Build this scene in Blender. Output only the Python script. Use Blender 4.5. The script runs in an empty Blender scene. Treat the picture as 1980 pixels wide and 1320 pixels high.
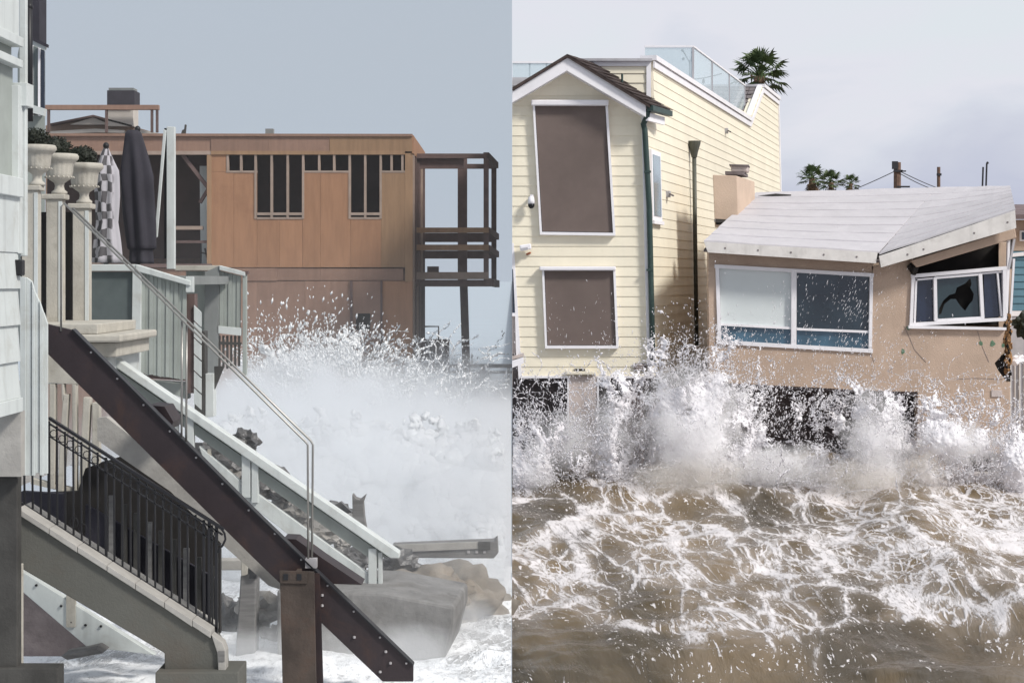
import bpy, bmesh, math, random
import numpy as np
from mathutils import Vector, noise as mnoise

random.seed(7)
RNG = np.random.default_rng(11)
SC = bpy.context.scene
COL = SC.collection
F, CX, HY, CZ = 3500.0, 990.0, 540.0, 3.66      # focal length in photo pixels, principal column, horizon row, eye height

# ------------------------------------------------------------------ camera
cam = bpy.data.cameras.new('camera')
cam.sensor_width = 36.0
cam.lens = 36.0 * F / 1980.0
cam.shift_y = -(660.0 - HY) / 1980.0
cam.clip_start, cam.clip_end = 0.5, 6000.0
camo = bpy.data.objects.new('camera', cam)
camo.location = (0, 0, CZ)
camo.rotation_euler = (math.radians(90), 0, 0)
COL.objects.link(camo)
SC.camera = camo

# ------------------------------------------------------------------ sun direction, world
SUN_AZ, SUN_EL = math.radians(125), math.radians(42)      # azimuth from +Y towards +X
sdir = Vector((math.sin(SUN_AZ) * math.cos(SUN_EL), math.cos(SUN_AZ) * math.cos(SUN_EL), math.sin(SUN_EL)))
sun = bpy.data.lights.new('sun', 'SUN')
sun.energy = 3.5
sun.angle = math.radians(10)
sun.color = (1.0, 0.965, 0.91)
suno = bpy.data.objects.new('sun', sun)
suno.rotation_euler = sdir.to_track_quat('Z', 'Y').to_euler()
COL.objects.link(suno)


def lin(c):
    out = []
    for v in c[:3]:
        v /= 255.0
        out.append(v / 12.92 if v <= 0.04045 else ((v + 0.055) / 1.055) ** 2.4)
    return tuple(out)


class NT:
    """small wrapper round a node tree"""
    def __init__(s, nt):
        s.nt = nt

    def n(s, typ, ins=None, **props):
        nd = s.nt.nodes.new(typ)
        for k, v in props.items():
            setattr(nd, k, v)
        for k, v in (ins or {}).items():
            sock = nd.inputs[k]
            if hasattr(v, 'is_output') or isinstance(v, bpy.types.NodeSocket):
                s.nt.links.new(v, sock)
            else:
                sock.default_value = v
        return nd

    def math(s, op, a, b=0.0, clamp=False):
        return s.n('ShaderNodeMath', {0: a, 1: b}, operation=op, use_clamp=clamp).outputs[0]

    def mix(s, f, a, b, blend='MIX'):
        nd = s.n('ShaderNodeMix', data_type='RGBA', blend_type=blend)
        for k, v in ((0, f), (6, a), (7, b)):
            if isinstance(v, bpy.types.NodeSocket):
                s.nt.links.new(v, nd.inputs[k])
            else:
                nd.inputs[k].default_value = v if k == 0 else (tuple(v) + (1.0,))[:4]
        return nd.outputs[2]

    def ramp(s, fac, stops, interp='LINEAR'):
        nd = s.n('ShaderNodeValToRGB', {0: fac})
        cr = nd.color_ramp
        cr.interpolation = interp
        while len(cr.elements) < len(stops):
            cr.elements.new(0.5)
        for e, (p, c) in zip(cr.elements, stops):
            e.position = p
            e.color = (c, c, c, 1) if isinstance(c, (int, float)) else (tuple(c) + (1,))[:4]
        return nd.outputs[0]

    def smooth(s, v, lo, hi, a=0.0, b=1.0):
        nd = s.n('ShaderNodeMapRange', {0: v, 1: lo, 2: hi, 3: a, 4: b}, interpolation_type='SMOOTHSTEP')
        return nd.outputs[0]


w = bpy.data.worlds.new('World')
SC.world = w
w.use_nodes = True
T = NT(w.node_tree)
for nd in list(w.node_tree.nodes):
    w.node_tree.nodes.remove(nd)
tc = T.n('ShaderNodeTexCoord').outputs['Generated']
sky = T.n('ShaderNodeTexSky', sky_type='NISHITA', sun_disc=False, sun_elevation=SUN_EL, sun_rotation=SUN_AZ, altitude=5.0, dust_density=3.0)
skyc = T.n('ShaderNodeVectorMath', {0: sky.outputs[0], 3: 0.05}, operation='SCALE').outputs[0]
sep = T.n('ShaderNodeSeparateXYZ', {0: tc})
mp = T.n('ShaderNodeMapping', {'Vector': tc, 'Scale': (7.0, 7.0, 22.0)})
cl1 = T.n('ShaderNodeTexNoise', {'Vector': mp.outputs[0], 'Scale': 1.0, 'Detail': 6.0, 'Roughness': 0.5, 'Distortion': 0.4}).outputs[0]
mp2 = T.n('ShaderNodeMapping', {'Vector': tc, 'Location': (3.1, 0.4, 1.3), 'Scale': (3.0, 3.0, 9.0)})
cl2 = T.n('ShaderNodeTexNoise', {'Vector': mp2.outputs[0], 'Scale': 1.0, 'Detail': 4.0, 'Roughness': 0.5}).outputs[0]
# broken pale cloud on the seaward right, flat grey marine layer on the left
elev = T.smooth(sep.outputs[2], 0.0, 0.13)
cloud = T.math('ADD', T.math('MULTIPLY', elev, 0.62), T.math('ADD', T.math('MULTIPLY', T.math('SUBTRACT', cl1, 0.22), 0.95), T.math('MULTIPLY', cl2, 0.50)))
rightc = T.ramp(T.math('MULTIPLY', cloud, 0.66), [(0.46, lin((198, 203, 223))), (0.57, lin((210, 214, 229))), (0.66, lin((223, 227, 238))), (0.74, lin((233, 234, 243))), (0.86, lin((230, 236, 242)))])
leftc = T.ramp(T.math('ADD', T.math('MULTIPLY', elev, 0.6), T.math('MULTIPLY', cl2, 0.4)), [(0.0, lin((193, 202, 214))), (0.45, lin((188, 199, 212))), (1.0, lin((189, 198, 209)))])
side = T.math('GREATER_THAN', sep.outputs[0], 0.0)
base = T.mix(side, leftc, rightc)
tot = T.mix(0.08, base, skyc)
bg = T.n('ShaderNodeBackground', {0: tot, 1: 1.0})
wo = T.n('ShaderNodeOutputWorld', {0: bg.outputs[0]})

SC.view_settings.view_transform = 'Standard'
SC.view_settings.look = 'None'
SC.view_settings.exposure = 0.0
SC.view_settings.gamma = 1.0
SC.view_settings.use_curve_mapping = False
SC.cycles.volume_bounces = 10
SC.cycles.max_bounces = 12
SC.cycles.diffuse_bounces = 8
SC.cycles.transmission_bounces = 10
SC.cycles.transparent_max_bounces = 16
SC.cycles.volume_step_rate = 2.0
SC.cycles.volume_max_steps = 128
SC.cycles.use_denoising = True


# ------------------------------------------------------------------ geometry helpers
def P(px, py, Y):
    """the point at depth Y that the photograph shows at pixel (px, py)"""
    return Vector(((px - CX) / F * Y, Y, CZ - (py - HY) / F * Y))


def zr(py, Y):
    return CZ - (py - HY) / F * Y


class MB:
    def __init__(s):
        s.v, s.f = [], []

    def add(s, vs, fs):
        o = len(s.v)
        s.v += [Vector(p) for p in vs]
        s.f += [tuple(i + o for i in f) for f in fs]
        return s

    def prism(s, pts, d):
        """polygon pts (3-D, any winding) extruded by vector d"""
        pts = [Vector(p) for p in pts]
        d = Vector(d)
        n = len(pts)
        nrm = Vector((0, 0, 0))
        for i in range(n):
            nrm += pts[i].cross(pts[(i + 1) % n])
        if nrm.dot(d) > 0:
            pts.reverse()
        vs = pts + [p + d for p in pts]
        fs = [tuple(range(n)), tuple(range(2 * n - 1, n - 1, -1))]
        for i in range(n):
            j = (i + 1) % n
            fs.append((j, i, n + i, n + j))
        return s.add(vs, fs)

    def fp(s, pix, Y, d=0.1):
        return s.prism([P(x, y, Y) for x, y in pix], (0, d, 0))

    def rect(s, x0, y0, x1, y1, Y, d=0.1):
        return s.fp([(x0, y0), (x1, y0), (x1, y1), (x0, y1)], Y, d)

    def pbar(s, x0, y0, x1, y1, wpx, Y, d=0.1):
        """bar in the frontal plane Y between two pixels, wpx wide"""
        dx, dy = x1 - x0, y1 - y0
        L = math.hypot(dx, dy)
        nx, ny = -dy / L * wpx / 2, dx / L * wpx / 2
        return s.fp([(x0 + nx, y0 + ny), (x1 + nx, y1 + ny), (x1 - nx, y1 - ny), (x0 - nx, y0 - ny)], Y, d)

    def box(s, x0, x1, y0, y1, z0, z1):
        return s.prism([(x0, y0, z0), (x1, y0, z0), (x1, y0, z1), (x0, y0, z1)], (0, y1 - y0, 0))

    def bar(s, a, b, wd, ht, up=(0, 0, 1)):
        a, b = Vector(a), Vector(b)
        d = b - a
        up = Vector(up)
        sd = d.cross(up)
        if sd.length < 1e-6:
            sd = d.cross(Vector((0, 1, 0)))
        sd.normalize()
        u = sd.cross(d).normalized()
        sd *= wd / 2
        u *= ht / 2
        return s.prism([a - sd - u, a + sd - u, a + sd + u, a - sd + u], d)

    def tube(s, path, r, n=8, cap=True):
        path = [Vector(p) for p in path]
        rs = r if isinstance(r, (list, tuple)) else [r] * len(path)
        rings = []
        o = len(s.v)
        ref = None
        for i, p in enumerate(path):
            t = (path[min(i + 1, len(path) - 1)] - path[max(i - 1, 0)]).normalized()
            if ref is None or abs(ref.dot(t)) > 0.95:
                ref = Vector((0, 1, 0)) if abs(t.y) < 0.9 else Vector((1, 0, 0))
            a = t.cross(ref).normalized()
            b = t.cross(a)
            for k in range(n):
                q = 2 * math.pi * k / n
                s.v.append(p + (a * math.cos(q) + b * math.sin(q)) * rs[i])
        for i in range(len(path) - 1):
            for k in range(n):
                k2 = (k + 1) % n
                s.f.append((o + i * n + k, o + i * n + k2, o + (i + 1) * n + k2, o + (i + 1) * n + k))
        if cap:
            s.f.append(tuple(o + k for k in range(n))[::-1])
            s.f.append(tuple(o + (len(path) - 1) * n + k for k in range(n)))
        return s

    def lathe(s, c, prof, n=24, mod=None):
        c = Vector(c)
        o = len(s.v)
        for i, (r, z) in enumerate(prof):
            for k in range(n):
                q = 2 * math.pi * k / n
                rr = r * (mod(q, z) if mod else 1.0)
                s.v.append(c + Vector((rr * math.cos(q), rr * math.sin(q), z)))
        for i in range(len(prof) - 1):
            for k in range(n):
                k2 = (k + 1) % n
                s.f.append((o + i * n + k, o + i * n + k2, o + (i + 1) * n + k2, o + (i + 1) * n + k))
        s.f.append(tuple(o + k for k in range(n))[::-1])
        s.f.append(tuple(o + (len(prof) - 1) * n + k for k in range(n)))
        return s

    def blob(s, c, r, seed=0, amp=0.25, sub=3, freq=1.2, flat=1.0):
        bm = bmesh.new()
        bmesh.ops.create_icosphere(bm, subdivisions=sub, radius=1.0)
        o = len(s.v)
        c = Vector(c)
        for v in bm.verts:
            q = v.co * freq + Vector((seed * 3.7, seed * 1.3, seed * 7.1))
            k = 1 + amp * mnoise.fractal(q, 0.7, 2.0, 4) + amp * 0.7 * abs(mnoise.noise(q * 0.8))
            s.v.append(c + Vector((v.co.x * r[0] * k, v.co.y * r[1] * k, v.co.z * r[2] * k)))
        for f in bm.faces:
            s.f.append(tuple(o + v.index for v in f.verts))
        bm.free()
        return s


def wloc(o):
    v = Vector((0, 0, 0))
    while o is not None:
        v += Vector(o.location)
        o = o.parent
    return v


def obj(name, mb, m, parent=None, label=None, smooth=False, bevel=0.0, kind=None):
    vs = mb.v
    lo = Vector((min(p.x for p in vs), min(p.y for p in vs), min(p.z for p in vs)))
    hi = Vector((max(p.x for p in vs), max(p.y for p in vs), max(p.z for p in vs)))
    c = (lo + hi) / 2
    if parent is None:
        c.z = lo.z
    me = bpy.data.meshes.new(name)
    me.from_pydata([tuple(p - c) for p in vs], [], mb.f)
    me.materials.append(m)
    if smooth:
        me.shade_smooth()
    o = bpy.data.objects.new(name, me)
    COL.objects.link(o)
    o.location = c - wloc(parent)
    if parent is not None:
        o.parent = parent
    if label:
        o['label'] = label
    if kind:
        o['kind'] = kind
    if bevel:
        b = o.modifiers.new('bevel', 'BEVEL')
        b.width = bevel
        b.segments = 2
        b.limit_method = 'ANGLE'
    return o


def tag(o, label, cat, group=None):
    o['label'], o['category'] = label, cat
    if group:
        o['group'] = group
    return o


def thing(name, label, cat, loc, group=None):
    o = bpy.data.objects.new(name, None)
    o.empty_display_size = 0.2
    COL.objects.link(o)
    o.location = loc
    return tag(o, label, cat, group)


def np_obj(name, V, Fc, m, kind=None, parent=None, smooth=False, attrs=None):
    """large mesh from numpy: V (n,3), Fc (m,k)"""
    me = bpy.data.meshes.new(name)
    n, k = Fc.shape
    me.vertices.add(len(V))
    me.vertices.foreach_set('co', np.ascontiguousarray(V, dtype=np.float32).ravel())
    me.loops.add(n * k)
    me.loops.foreach_set('vertex_index', np.ascontiguousarray(Fc, dtype=np.int32).ravel())
    me.polygons.add(n)
    me.polygons.foreach_set('loop_start', np.arange(0, n * k, k, dtype=np.int32))
    me.update(calc_edges=True)
    me.validate()
    for a, vals in (attrs or {}).items():
        at = me.attributes.new(a, 'FLOAT', 'POINT')
        at.data.foreach_set('value', np.ascontiguousarray(vals, dtype=np.float32).ravel())
    if smooth:
        me.shade_smooth()
    me.materials.append(m)
    o = bpy.data.objects.new(name, me)
    COL.objects.link(o)
    if kind:
        o['kind'] = kind
    return o


# ------------------------------------------------------------------ materials
def mat(name, rgb, rough=0.7, var=0.12, scale=3.0, bump=0.0, bscale=40.0, streak=0.0, dirt=None, dirt_amt=0.0, dirt_scale=1.5,
        metal=0.0, spec=0.3, grain=None, piece=0.0):
    """procedural painted / timber / stone surface; rgb is the linear base colour"""
    m = bpy.data.materials.new(name)
    m.use_nodes = True
    t = NT(m.node_tree)
    b = m.node_tree.nodes['Principled BSDF']
    pos = t.n('ShaderNodeNewGeometry').outputs['Position']
    vec = pos
    if grain:
        vec = t.n('ShaderNodeMapping', {'Vector': pos, 'Scale': grain}).outputs[0]
    n1 = t.n('ShaderNodeTexNoise', {'Vector': vec, 'Scale': scale, 'Detail': 6.0, 'Roughness': 0.62}).outputs[0]
    f = t.smooth(n1, 0.25, 0.75, 1 - var, 1 + var)
    if piece:
        rnd = t.n('ShaderNodeObjectInfo').outputs['Random']
        f = t.math('MULTIPLY', f, t.n('ShaderNodeMapRange', {0: rnd, 3: 1 - piece, 4: 1 + piece}).outputs[0])
    colr = t.n('ShaderNodeVectorMath', {0: tuple(rgb), 3: f}, operation='SCALE').outputs[0]
    if streak:
        sv = t.n('ShaderNodeMapping', {'Vector': pos, 'Scale': (9.0, 9.0, 0.7)}).outputs[0]
        sn = t.n('ShaderNodeTexNoise', {'Vector': sv, 'Scale': 1.0, 'Detail': 4.0}).outputs[0]
        colr = t.mix(t.smooth(sn, 0.5, 0.75, 0.0, streak), colr, tuple(c * 0.45 for c in rgb))
    if dirt is not None:
        dn = t.n('ShaderNodeTexNoise', {'Vector': pos, 'Scale': dirt_scale, 'Detail': 8.0, 'Roughness': 0.7, 'Distortion': 0.5}).outputs[0]
        colr = t.mix(t.smooth(dn, 0.48, 0.72, 0.0, dirt_amt), colr, tuple(dirt))
    m.node_tree.links.new(colr, b.inputs['Base Color'])
    b.inputs['Roughness'].default_value = rough
    b.inputs['Metallic'].default_value = metal
    b.inputs['Specular IOR Level'].default_value = spec
    if bump:
        bn = t.n('ShaderNodeTexNoise', {'Vector': vec, 'Scale': bscale, 'Detail': 5.0, 'Roughness': 0.6}).outputs[0]
        bp = t.n('ShaderNodeBump', {'Height': bn, 'Strength': bump, 'Distance': 0.02})
        m.node_tree.links.new(bp.outputs[0], b.inputs['Normal'])
    return m


def A(rgb, k=0.62):
    """base colour of a surface that reads as sRGB rgb under this daylight"""
    return tuple(min(0.85, c / k) for c in lin(rgb))


M = {}
M['yellow'] = mat('yellow_siding', (0.77, 0.71, 0.57), 0.6, 0.05, 1.2, 0.05, 60, streak=0.06, piece=0.03)
M['white'] = mat('white_paint', (0.78, 0.76, 0.78), 0.5, 0.05, 2.0, 0.05, 50, streak=0.05)
M['screen'] = mat('woven_screen', (0.145, 0.112, 0.10), 0.75, 0.12, 1.3, 0.15, 220)
M['shingle'] = mat('brown_shingle', (0.05, 0.036, 0.033), 0.85, 0.3, 9, 0.3, 60, piece=0.25)
M['greyshingle'] = mat('grey_shingle', (0.16, 0.14, 0.14), 0.85, 0.4, 14, 0.4, 60)
M['green'] = mat('green_metal', (0.035, 0.06, 0.055), 0.45, 0.15, 5)
M['brownpipe'] = mat('bronze_metal', (0.085, 0.088, 0.072), 0.5, 0.25, 5)
M['plaster'] = mat('tan_stucco', (0.49, 0.37, 0.287), 0.9, 0.10, 1.6, 0.5, 45, dirt=(0.40, 0.29, 0.22), dirt_amt=0.5, dirt_scale=1.1)
M['tanside'] = mat('tan_stucco_side', (0.52, 0.40, 0.31), 0.9, 0.10, 1.6, 0.4, 45)
M['roofing'] = mat('rolled_roofing', (0.50, 0.48, 0.50), 0.85, 0.07, 1.5, 0.15, 60, streak=0.10, dirt=(0.40, 0.38, 0.40), dirt_amt=0.4, piece=0.03)
M['fascia'] = mat('white_fascia', (0.66, 0.63, 0.60), 0.6, 0.08, 3, streak=0.22, dirt=(0.30, 0.27, 0.24), dirt_amt=0.25, dirt_scale=5)
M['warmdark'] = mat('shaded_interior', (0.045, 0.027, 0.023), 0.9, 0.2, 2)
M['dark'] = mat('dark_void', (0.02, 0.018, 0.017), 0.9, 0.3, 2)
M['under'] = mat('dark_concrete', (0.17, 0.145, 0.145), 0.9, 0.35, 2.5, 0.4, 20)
M['pier'] = mat('pale_pier', (0.50, 0.43, 0.40), 0.85, 0.12, 2.5, 0.3, 30, dirt=(0.28, 0.22, 0.18), dirt_amt=0.5)
M['rust'] = mat('rust_orange', (0.30, 0.10, 0.05), 0.9, 0.3, 6, 0.3, 20)
M['teal'] = mat('blue_siding', (0.10, 0.20, 0.26), 0.6, 0.1, 2)
M['brownroof'] = mat('brown_roof', (0.16, 0.12, 0.12), 0.8, 0.2, 4)
M['greymetal'] = mat('grey_metal', (0.42, 0.41, 0.43), 0.5, 0.12, 3, streak=0.25)
M['trunk'] = mat('palm_bark', (0.20, 0.13, 0.09), 0.9, 0.3, 8)
M['frond'] = mat('palm_frond', (0.07, 0.10, 0.04), 0.6, 0.35, 6, piece=0.3)
M['deadfrond'] = mat('dry_frond', (0.17, 0.11, 0.065), 0.8, 0.3, 6, piece=0.25)
M['polewood'] = mat('pole_wood', (0.16, 0.10, 0.075), 0.85, 0.3, 6)
M['wire'] = mat('wire', (0.03, 0.03, 0.035), 0.6, 0.1, 3)
M['blind'] = mat('roller_blind', (0.60, 0.64, 0.64), 0.8, 0.03, 1)
M['blackplastic'] = mat('black_plastic', (0.015, 0.015, 0.017), 0.25, 0.1, 3)
M['crackgreen'] = mat('green_paint', (0.12, 0.20, 0.13), 0.9, 0.3, 20)
M['timberraw'] = mat('torn_timber', (0.27, 0.15, 0.07), 0.9, 0.35, 7, 0.4, 30)
# left
M['lwhite'] = mat('weathered_white', (0.54, 0.57, 0.555), 0.6, 0.06, 2.5, 0.08, 40, streak=0.3, dirt=(0.36, 0.35, 0.31), dirt_amt=0.45, dirt_scale=3.0)
M['lcream'] = mat('cream_stone', (0.44, 0.415, 0.36), 0.85, 0.10, 3.5, 0.25, 50, streak=0.3, dirt=(0.27, 0.245, 0.20), dirt_amt=0.55, dirt_scale=5.0)
M['stringer'] = mat('brown_steel', (0.030, 0.022, 0.024), 0.5, 0.18, 3, 0.06, 40, streak=0.1, dirt=(0.062, 0.034, 0.026), dirt_amt=0.7, dirt_scale=2.5)
M['rustpost'] = mat('rusty_steel', (0.060, 0.046, 0.038), 0.75, 0.3, 4, 0.3, 40, streak=0.5, dirt=(0.075, 0.042, 0.028), dirt_amt=0.55, dirt_scale=4)
M['concrete'] = mat('grey_concrete', (0.105, 0.104, 0.092), 0.9, 0.10, 2.0, 0.25, 40, dirt=(0.105, 0.082, 0.064), dirt_amt=0.5, dirt_scale=1.3)
M['concdark'] = mat('wet_concrete', (0.052, 0.050, 0.046), 0.75, 0.3, 2.5, 0.3, 30, streak=0.3)
M['conclight'] = mat('pale_concrete', (0.34, 0.325, 0.30), 0.9, 0.15, 4.0, 0.3, 30)
M['iron'] = mat('black_iron', (0.016, 0.016, 0.018), 0.45, 0.15, 5)
M['rail'] = mat('stainless_rail', (0.30, 0.29, 0.27), 0.35, 0.1, 5, metal=0.6)
M['bolt'] = mat('bolt_steel', (0.42, 0.40, 0.40), 0.5, 0.2, 5, metal=0.3)
PLY = (0.325, 0.175, 0.10)
M['ply'] = mat('plywood', PLY, 0.8, 0.10, 2.0, 0.08, 40, grain=(5, 5, 0.7), piece=0.08, dirt=(0.23, 0.115, 0.07), dirt_amt=0.5, dirt_scale=0.7)
M['plypale'] = mat('pale_plywood', (0.29, 0.18, 0.105), 0.8, 0.12, 2.0, 0.08, 40, grain=(5, 5, 0.7), piece=0.08)
M['plydark'] = mat('dark_plywood', (0.265, 0.165, 0.122), 0.8, 0.10, 2.0, 0.08, 40, grain=(5, 5, 0.7), piece=0.12, dirt=(0.19, 0.115, 0.088), dirt_amt=0.6, dirt_scale=1.5)
M['stud'] = mat('stud_timber', (0.32, 0.245, 0.20), 0.8, 0.12, 4.0, piece=0.1)
M['balc'] = mat('wet_timber', (0.125, 0.083, 0.075), 0.8, 0.2, 4.0, piece=0.15)
M['glassgrey'] = mat('grey_reflect_glass', (0.10, 0.12, 0.12), 0.25, 0.25, 1.2, spec=0.5)  # dark grey reflection put into the base colour
M['picket'] = mat('grey_picket', (0.30, 0.325, 0.30), 0.7, 0.10, 3.0, streak=0.15, piece=0.10)
M['greypanel'] = mat('grey_panel', (0.20, 0.21, 0.205), 0.7, 0.1, 2.0, streak=0.15)
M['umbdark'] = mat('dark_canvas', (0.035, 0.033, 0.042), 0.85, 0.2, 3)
M['rock'] = mat('wet_rock', (0.085, 0.082, 0.08), 0.35, 0.5, 6, 0.9, 14, spec=0.6, dirt=(0.03, 0.03, 0.028), dirt_amt=0.8, dirt_scale=4.0)
M['rockpale'] = mat('pale_rock', (0.26, 0.245, 0.225), 0.5, 0.4, 6, 0.9, 14, spec=0.5, dirt=(0.10, 0.095, 0.085), dirt_amt=0.8, dirt_scale=4.0)
M['sandmud'] = mat('muddy_bank', (0.215, 0.19, 0.16), 0.85, 0.3, 2.5, 0.6, 8, dirt=(0.20, 0.16, 0.12), dirt_amt=0.7, dirt_scale=2.2)
M['block'] = mat('concrete_block', (0.20, 0.195, 0.188), 0.85, 0.22, 3.0, 0.5, 18, streak=0.5, dirt=(0.11, 0.10, 0.09), dirt_amt=0.6, dirt_scale=2.0)
M['greywood'] = mat('grey_driftwood', (0.16, 0.155, 0.15), 0.8, 0.25, 3.0, 0.3, 40, grain=(0.8, 4, 8))
M['leaf'] = mat('dark_leaf', (0.018, 0.022, 0.014), 0.6, 0.4, 12)
M['tileroof'] = mat('tan_roof', (0.26, 0.185, 0.14), 0.9, 0.15, 3.0)
M['palegable'] = mat('pale_gable', (0.50, 0.47, 0.43), 0.9, 0.08, 2.0)
M['land'] = mat('dry_ground', (0.22, 0.19, 0.15), 0.95, 0.3, 0.5)


def checker_cloth():
    m = bpy.data.materials.new('check_canvas')
    m.use_nodes = True
    t = NT(m.node_tree)
    b = m.node_tree.nodes['Principled BSDF']
    oc = t.n('ShaderNodeTexCoord').outputs['Object']
    s = t.n('ShaderNodeSeparateXYZ', {0: oc})
    ang = t.math('ARCTAN2', s.outputs[1], s.outputs[0])
    nz = t.n('ShaderNodeTexNoise', {'Vector': oc, 'Scale': 5.0, 'Detail': 2.0}).outputs[0]
    u = t.math('ADD', t.math('MULTIPLY', ang, 1.75), t.math('MULTIPLY', nz, 1.2))
    v = t.math('ADD', t.math('MULTIPLY', s.outputs[2], 9.5), t.math('MULTIPLY', nz, 1.4))
    cb = t.n('ShaderNodeCombineXYZ', {0: u, 1: v, 2: 0.5}).outputs[0]
    ck = t.n('ShaderNodeTexChecker', {'Vector': cb, 'Scale': 1.0}).outputs[1]
    ck = t.math('MULTIPLY', ck, 1.0)
    pl = t.smooth(t.math('ADD', s.outputs[0], t.math('MULTIPLY', nz, 0.10)), 0.10, 0.14)
    c = t.mix(t.math('MAXIMUM', ck, pl), (0.085, 0.08, 0.085), (0.40, 0.385, 0.41))
    m.node_tree.links.new(c, b.inputs['Base Color'])
    b.inputs['Roughness'].default_value = 0.85
    return m


def glass_mat(name, rgb, rough, spec=0.6):  # opaque panes: dark room behind and reflection put into the base colour
    m = bpy.data.materials.new(name)
    m.use_nodes = True
    t = NT(m.node_tree)
    b = m.node_tree.nodes['Principled BSDF']
    pos = t.n('ShaderNodeNewGeometry').outputs['Position']
    n1 = t.n('ShaderNodeTexNoise', {'Vector': pos, 'Scale': 1.6, 'Detail': 5.0}).outputs[0]
    c = t.mix(t.smooth(n1, 0.35, 0.7), tuple(x * 0.75 for x in rgb), tuple(min(1, x * 1.3) for x in rgb))
    m.node_tree.links.new(c, b.inputs['Base Color'])
    b.inputs['Roughness'].default_value = rough
    b.inputs['Specular IOR Level'].default_value = spec
    b.inputs['Coat Weight'].default_value = 0.6
    b.inputs['Coat Roughness'].default_value = 0.05
    return m


def clear_glass(name, tint, alpha):
    """thin tinted pane: part see-through, part sky reflection"""
    m = bpy.data.materials.new(name)
    m.use_nodes = True
    t = NT(m.node_tree)
    out = m.node_tree.nodes['Material Output']
    b = m.node_tree.nodes['Principled BSDF']
    b.inputs['Base Color'].default_value = tuple(tint) + (1,)
    b.inputs['Roughness'].default_value = 0.08
    tr = t.n('ShaderNodeBsdfTransparent', {0: (0.93, 0.97, 0.98, 1)})
    mx = t.n('ShaderNodeMixShader', {0: alpha, 1: tr.outputs[0], 2: b.outputs[0]})
    m.node_tree.links.new(mx.outputs[0], out.inputs[0])
    return m


M['check'] = checker_cloth()
M['glassdark'] = glass_mat('dark_window_glass', (0.016, 0.028, 0.036), 0.08)
M['glassblue'] = glass_mat('blue_reflect_glass', (0.045, 0.10, 0.145), 0.12)  # blue of the reflection is painted as base colour
M['glassteal'] = glass_mat('teal_window_glass', (0.022, 0.042, 0.046), 0.10)
M['glasspale'] = glass_mat('pale_window_glass', (0.22, 0.30, 0.33), 0.12)
M['glassnavy'] = glass_mat('navy_window_glass', (0.012, 0.018, 0.035), 0.1)
M['glassclear'] = clear_glass('balustrade_glass', (0.62, 0.70, 0.74), 0.42)


def drop_mat(name, rgb):
    m = bpy.data.materials.new(name)
    m.use_nodes = True
    b = m.node_tree.nodes['Principled BSDF']
    b.inputs['Base Color'].default_value = tuple(rgb) + (1,)
    b.inputs['Roughness'].default_value = 0.35
    b.inputs['Specular IOR Level'].default_value = 0.5
    b.inputs['Subsurface Weight'].default_value = 0.0
    tl = m.node_tree.nodes.new('ShaderNodeBsdfTranslucent')
    tl.inputs[0].default_value = tuple(rgb) + (1,)
    mx = m.node_tree.nodes.new('ShaderNodeMixShader')
    mx.inputs[0].default_value = 0.2
    m.node_tree.links.new(b.outputs[0], mx.inputs[1])
    m.node_tree.links.new(tl.outputs[0], mx.inputs[2])
    m.node_tree.links.new(mx.outputs[0], m.node_tree.nodes['Material Output'].inputs[0])
    return m


M['drop'] = drop_mat('spray_white', (0.84, 0.82, 0.85))
M['dropl'] = drop_mat('spray_grey', (0.90, 0.91, 0.92))


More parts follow.
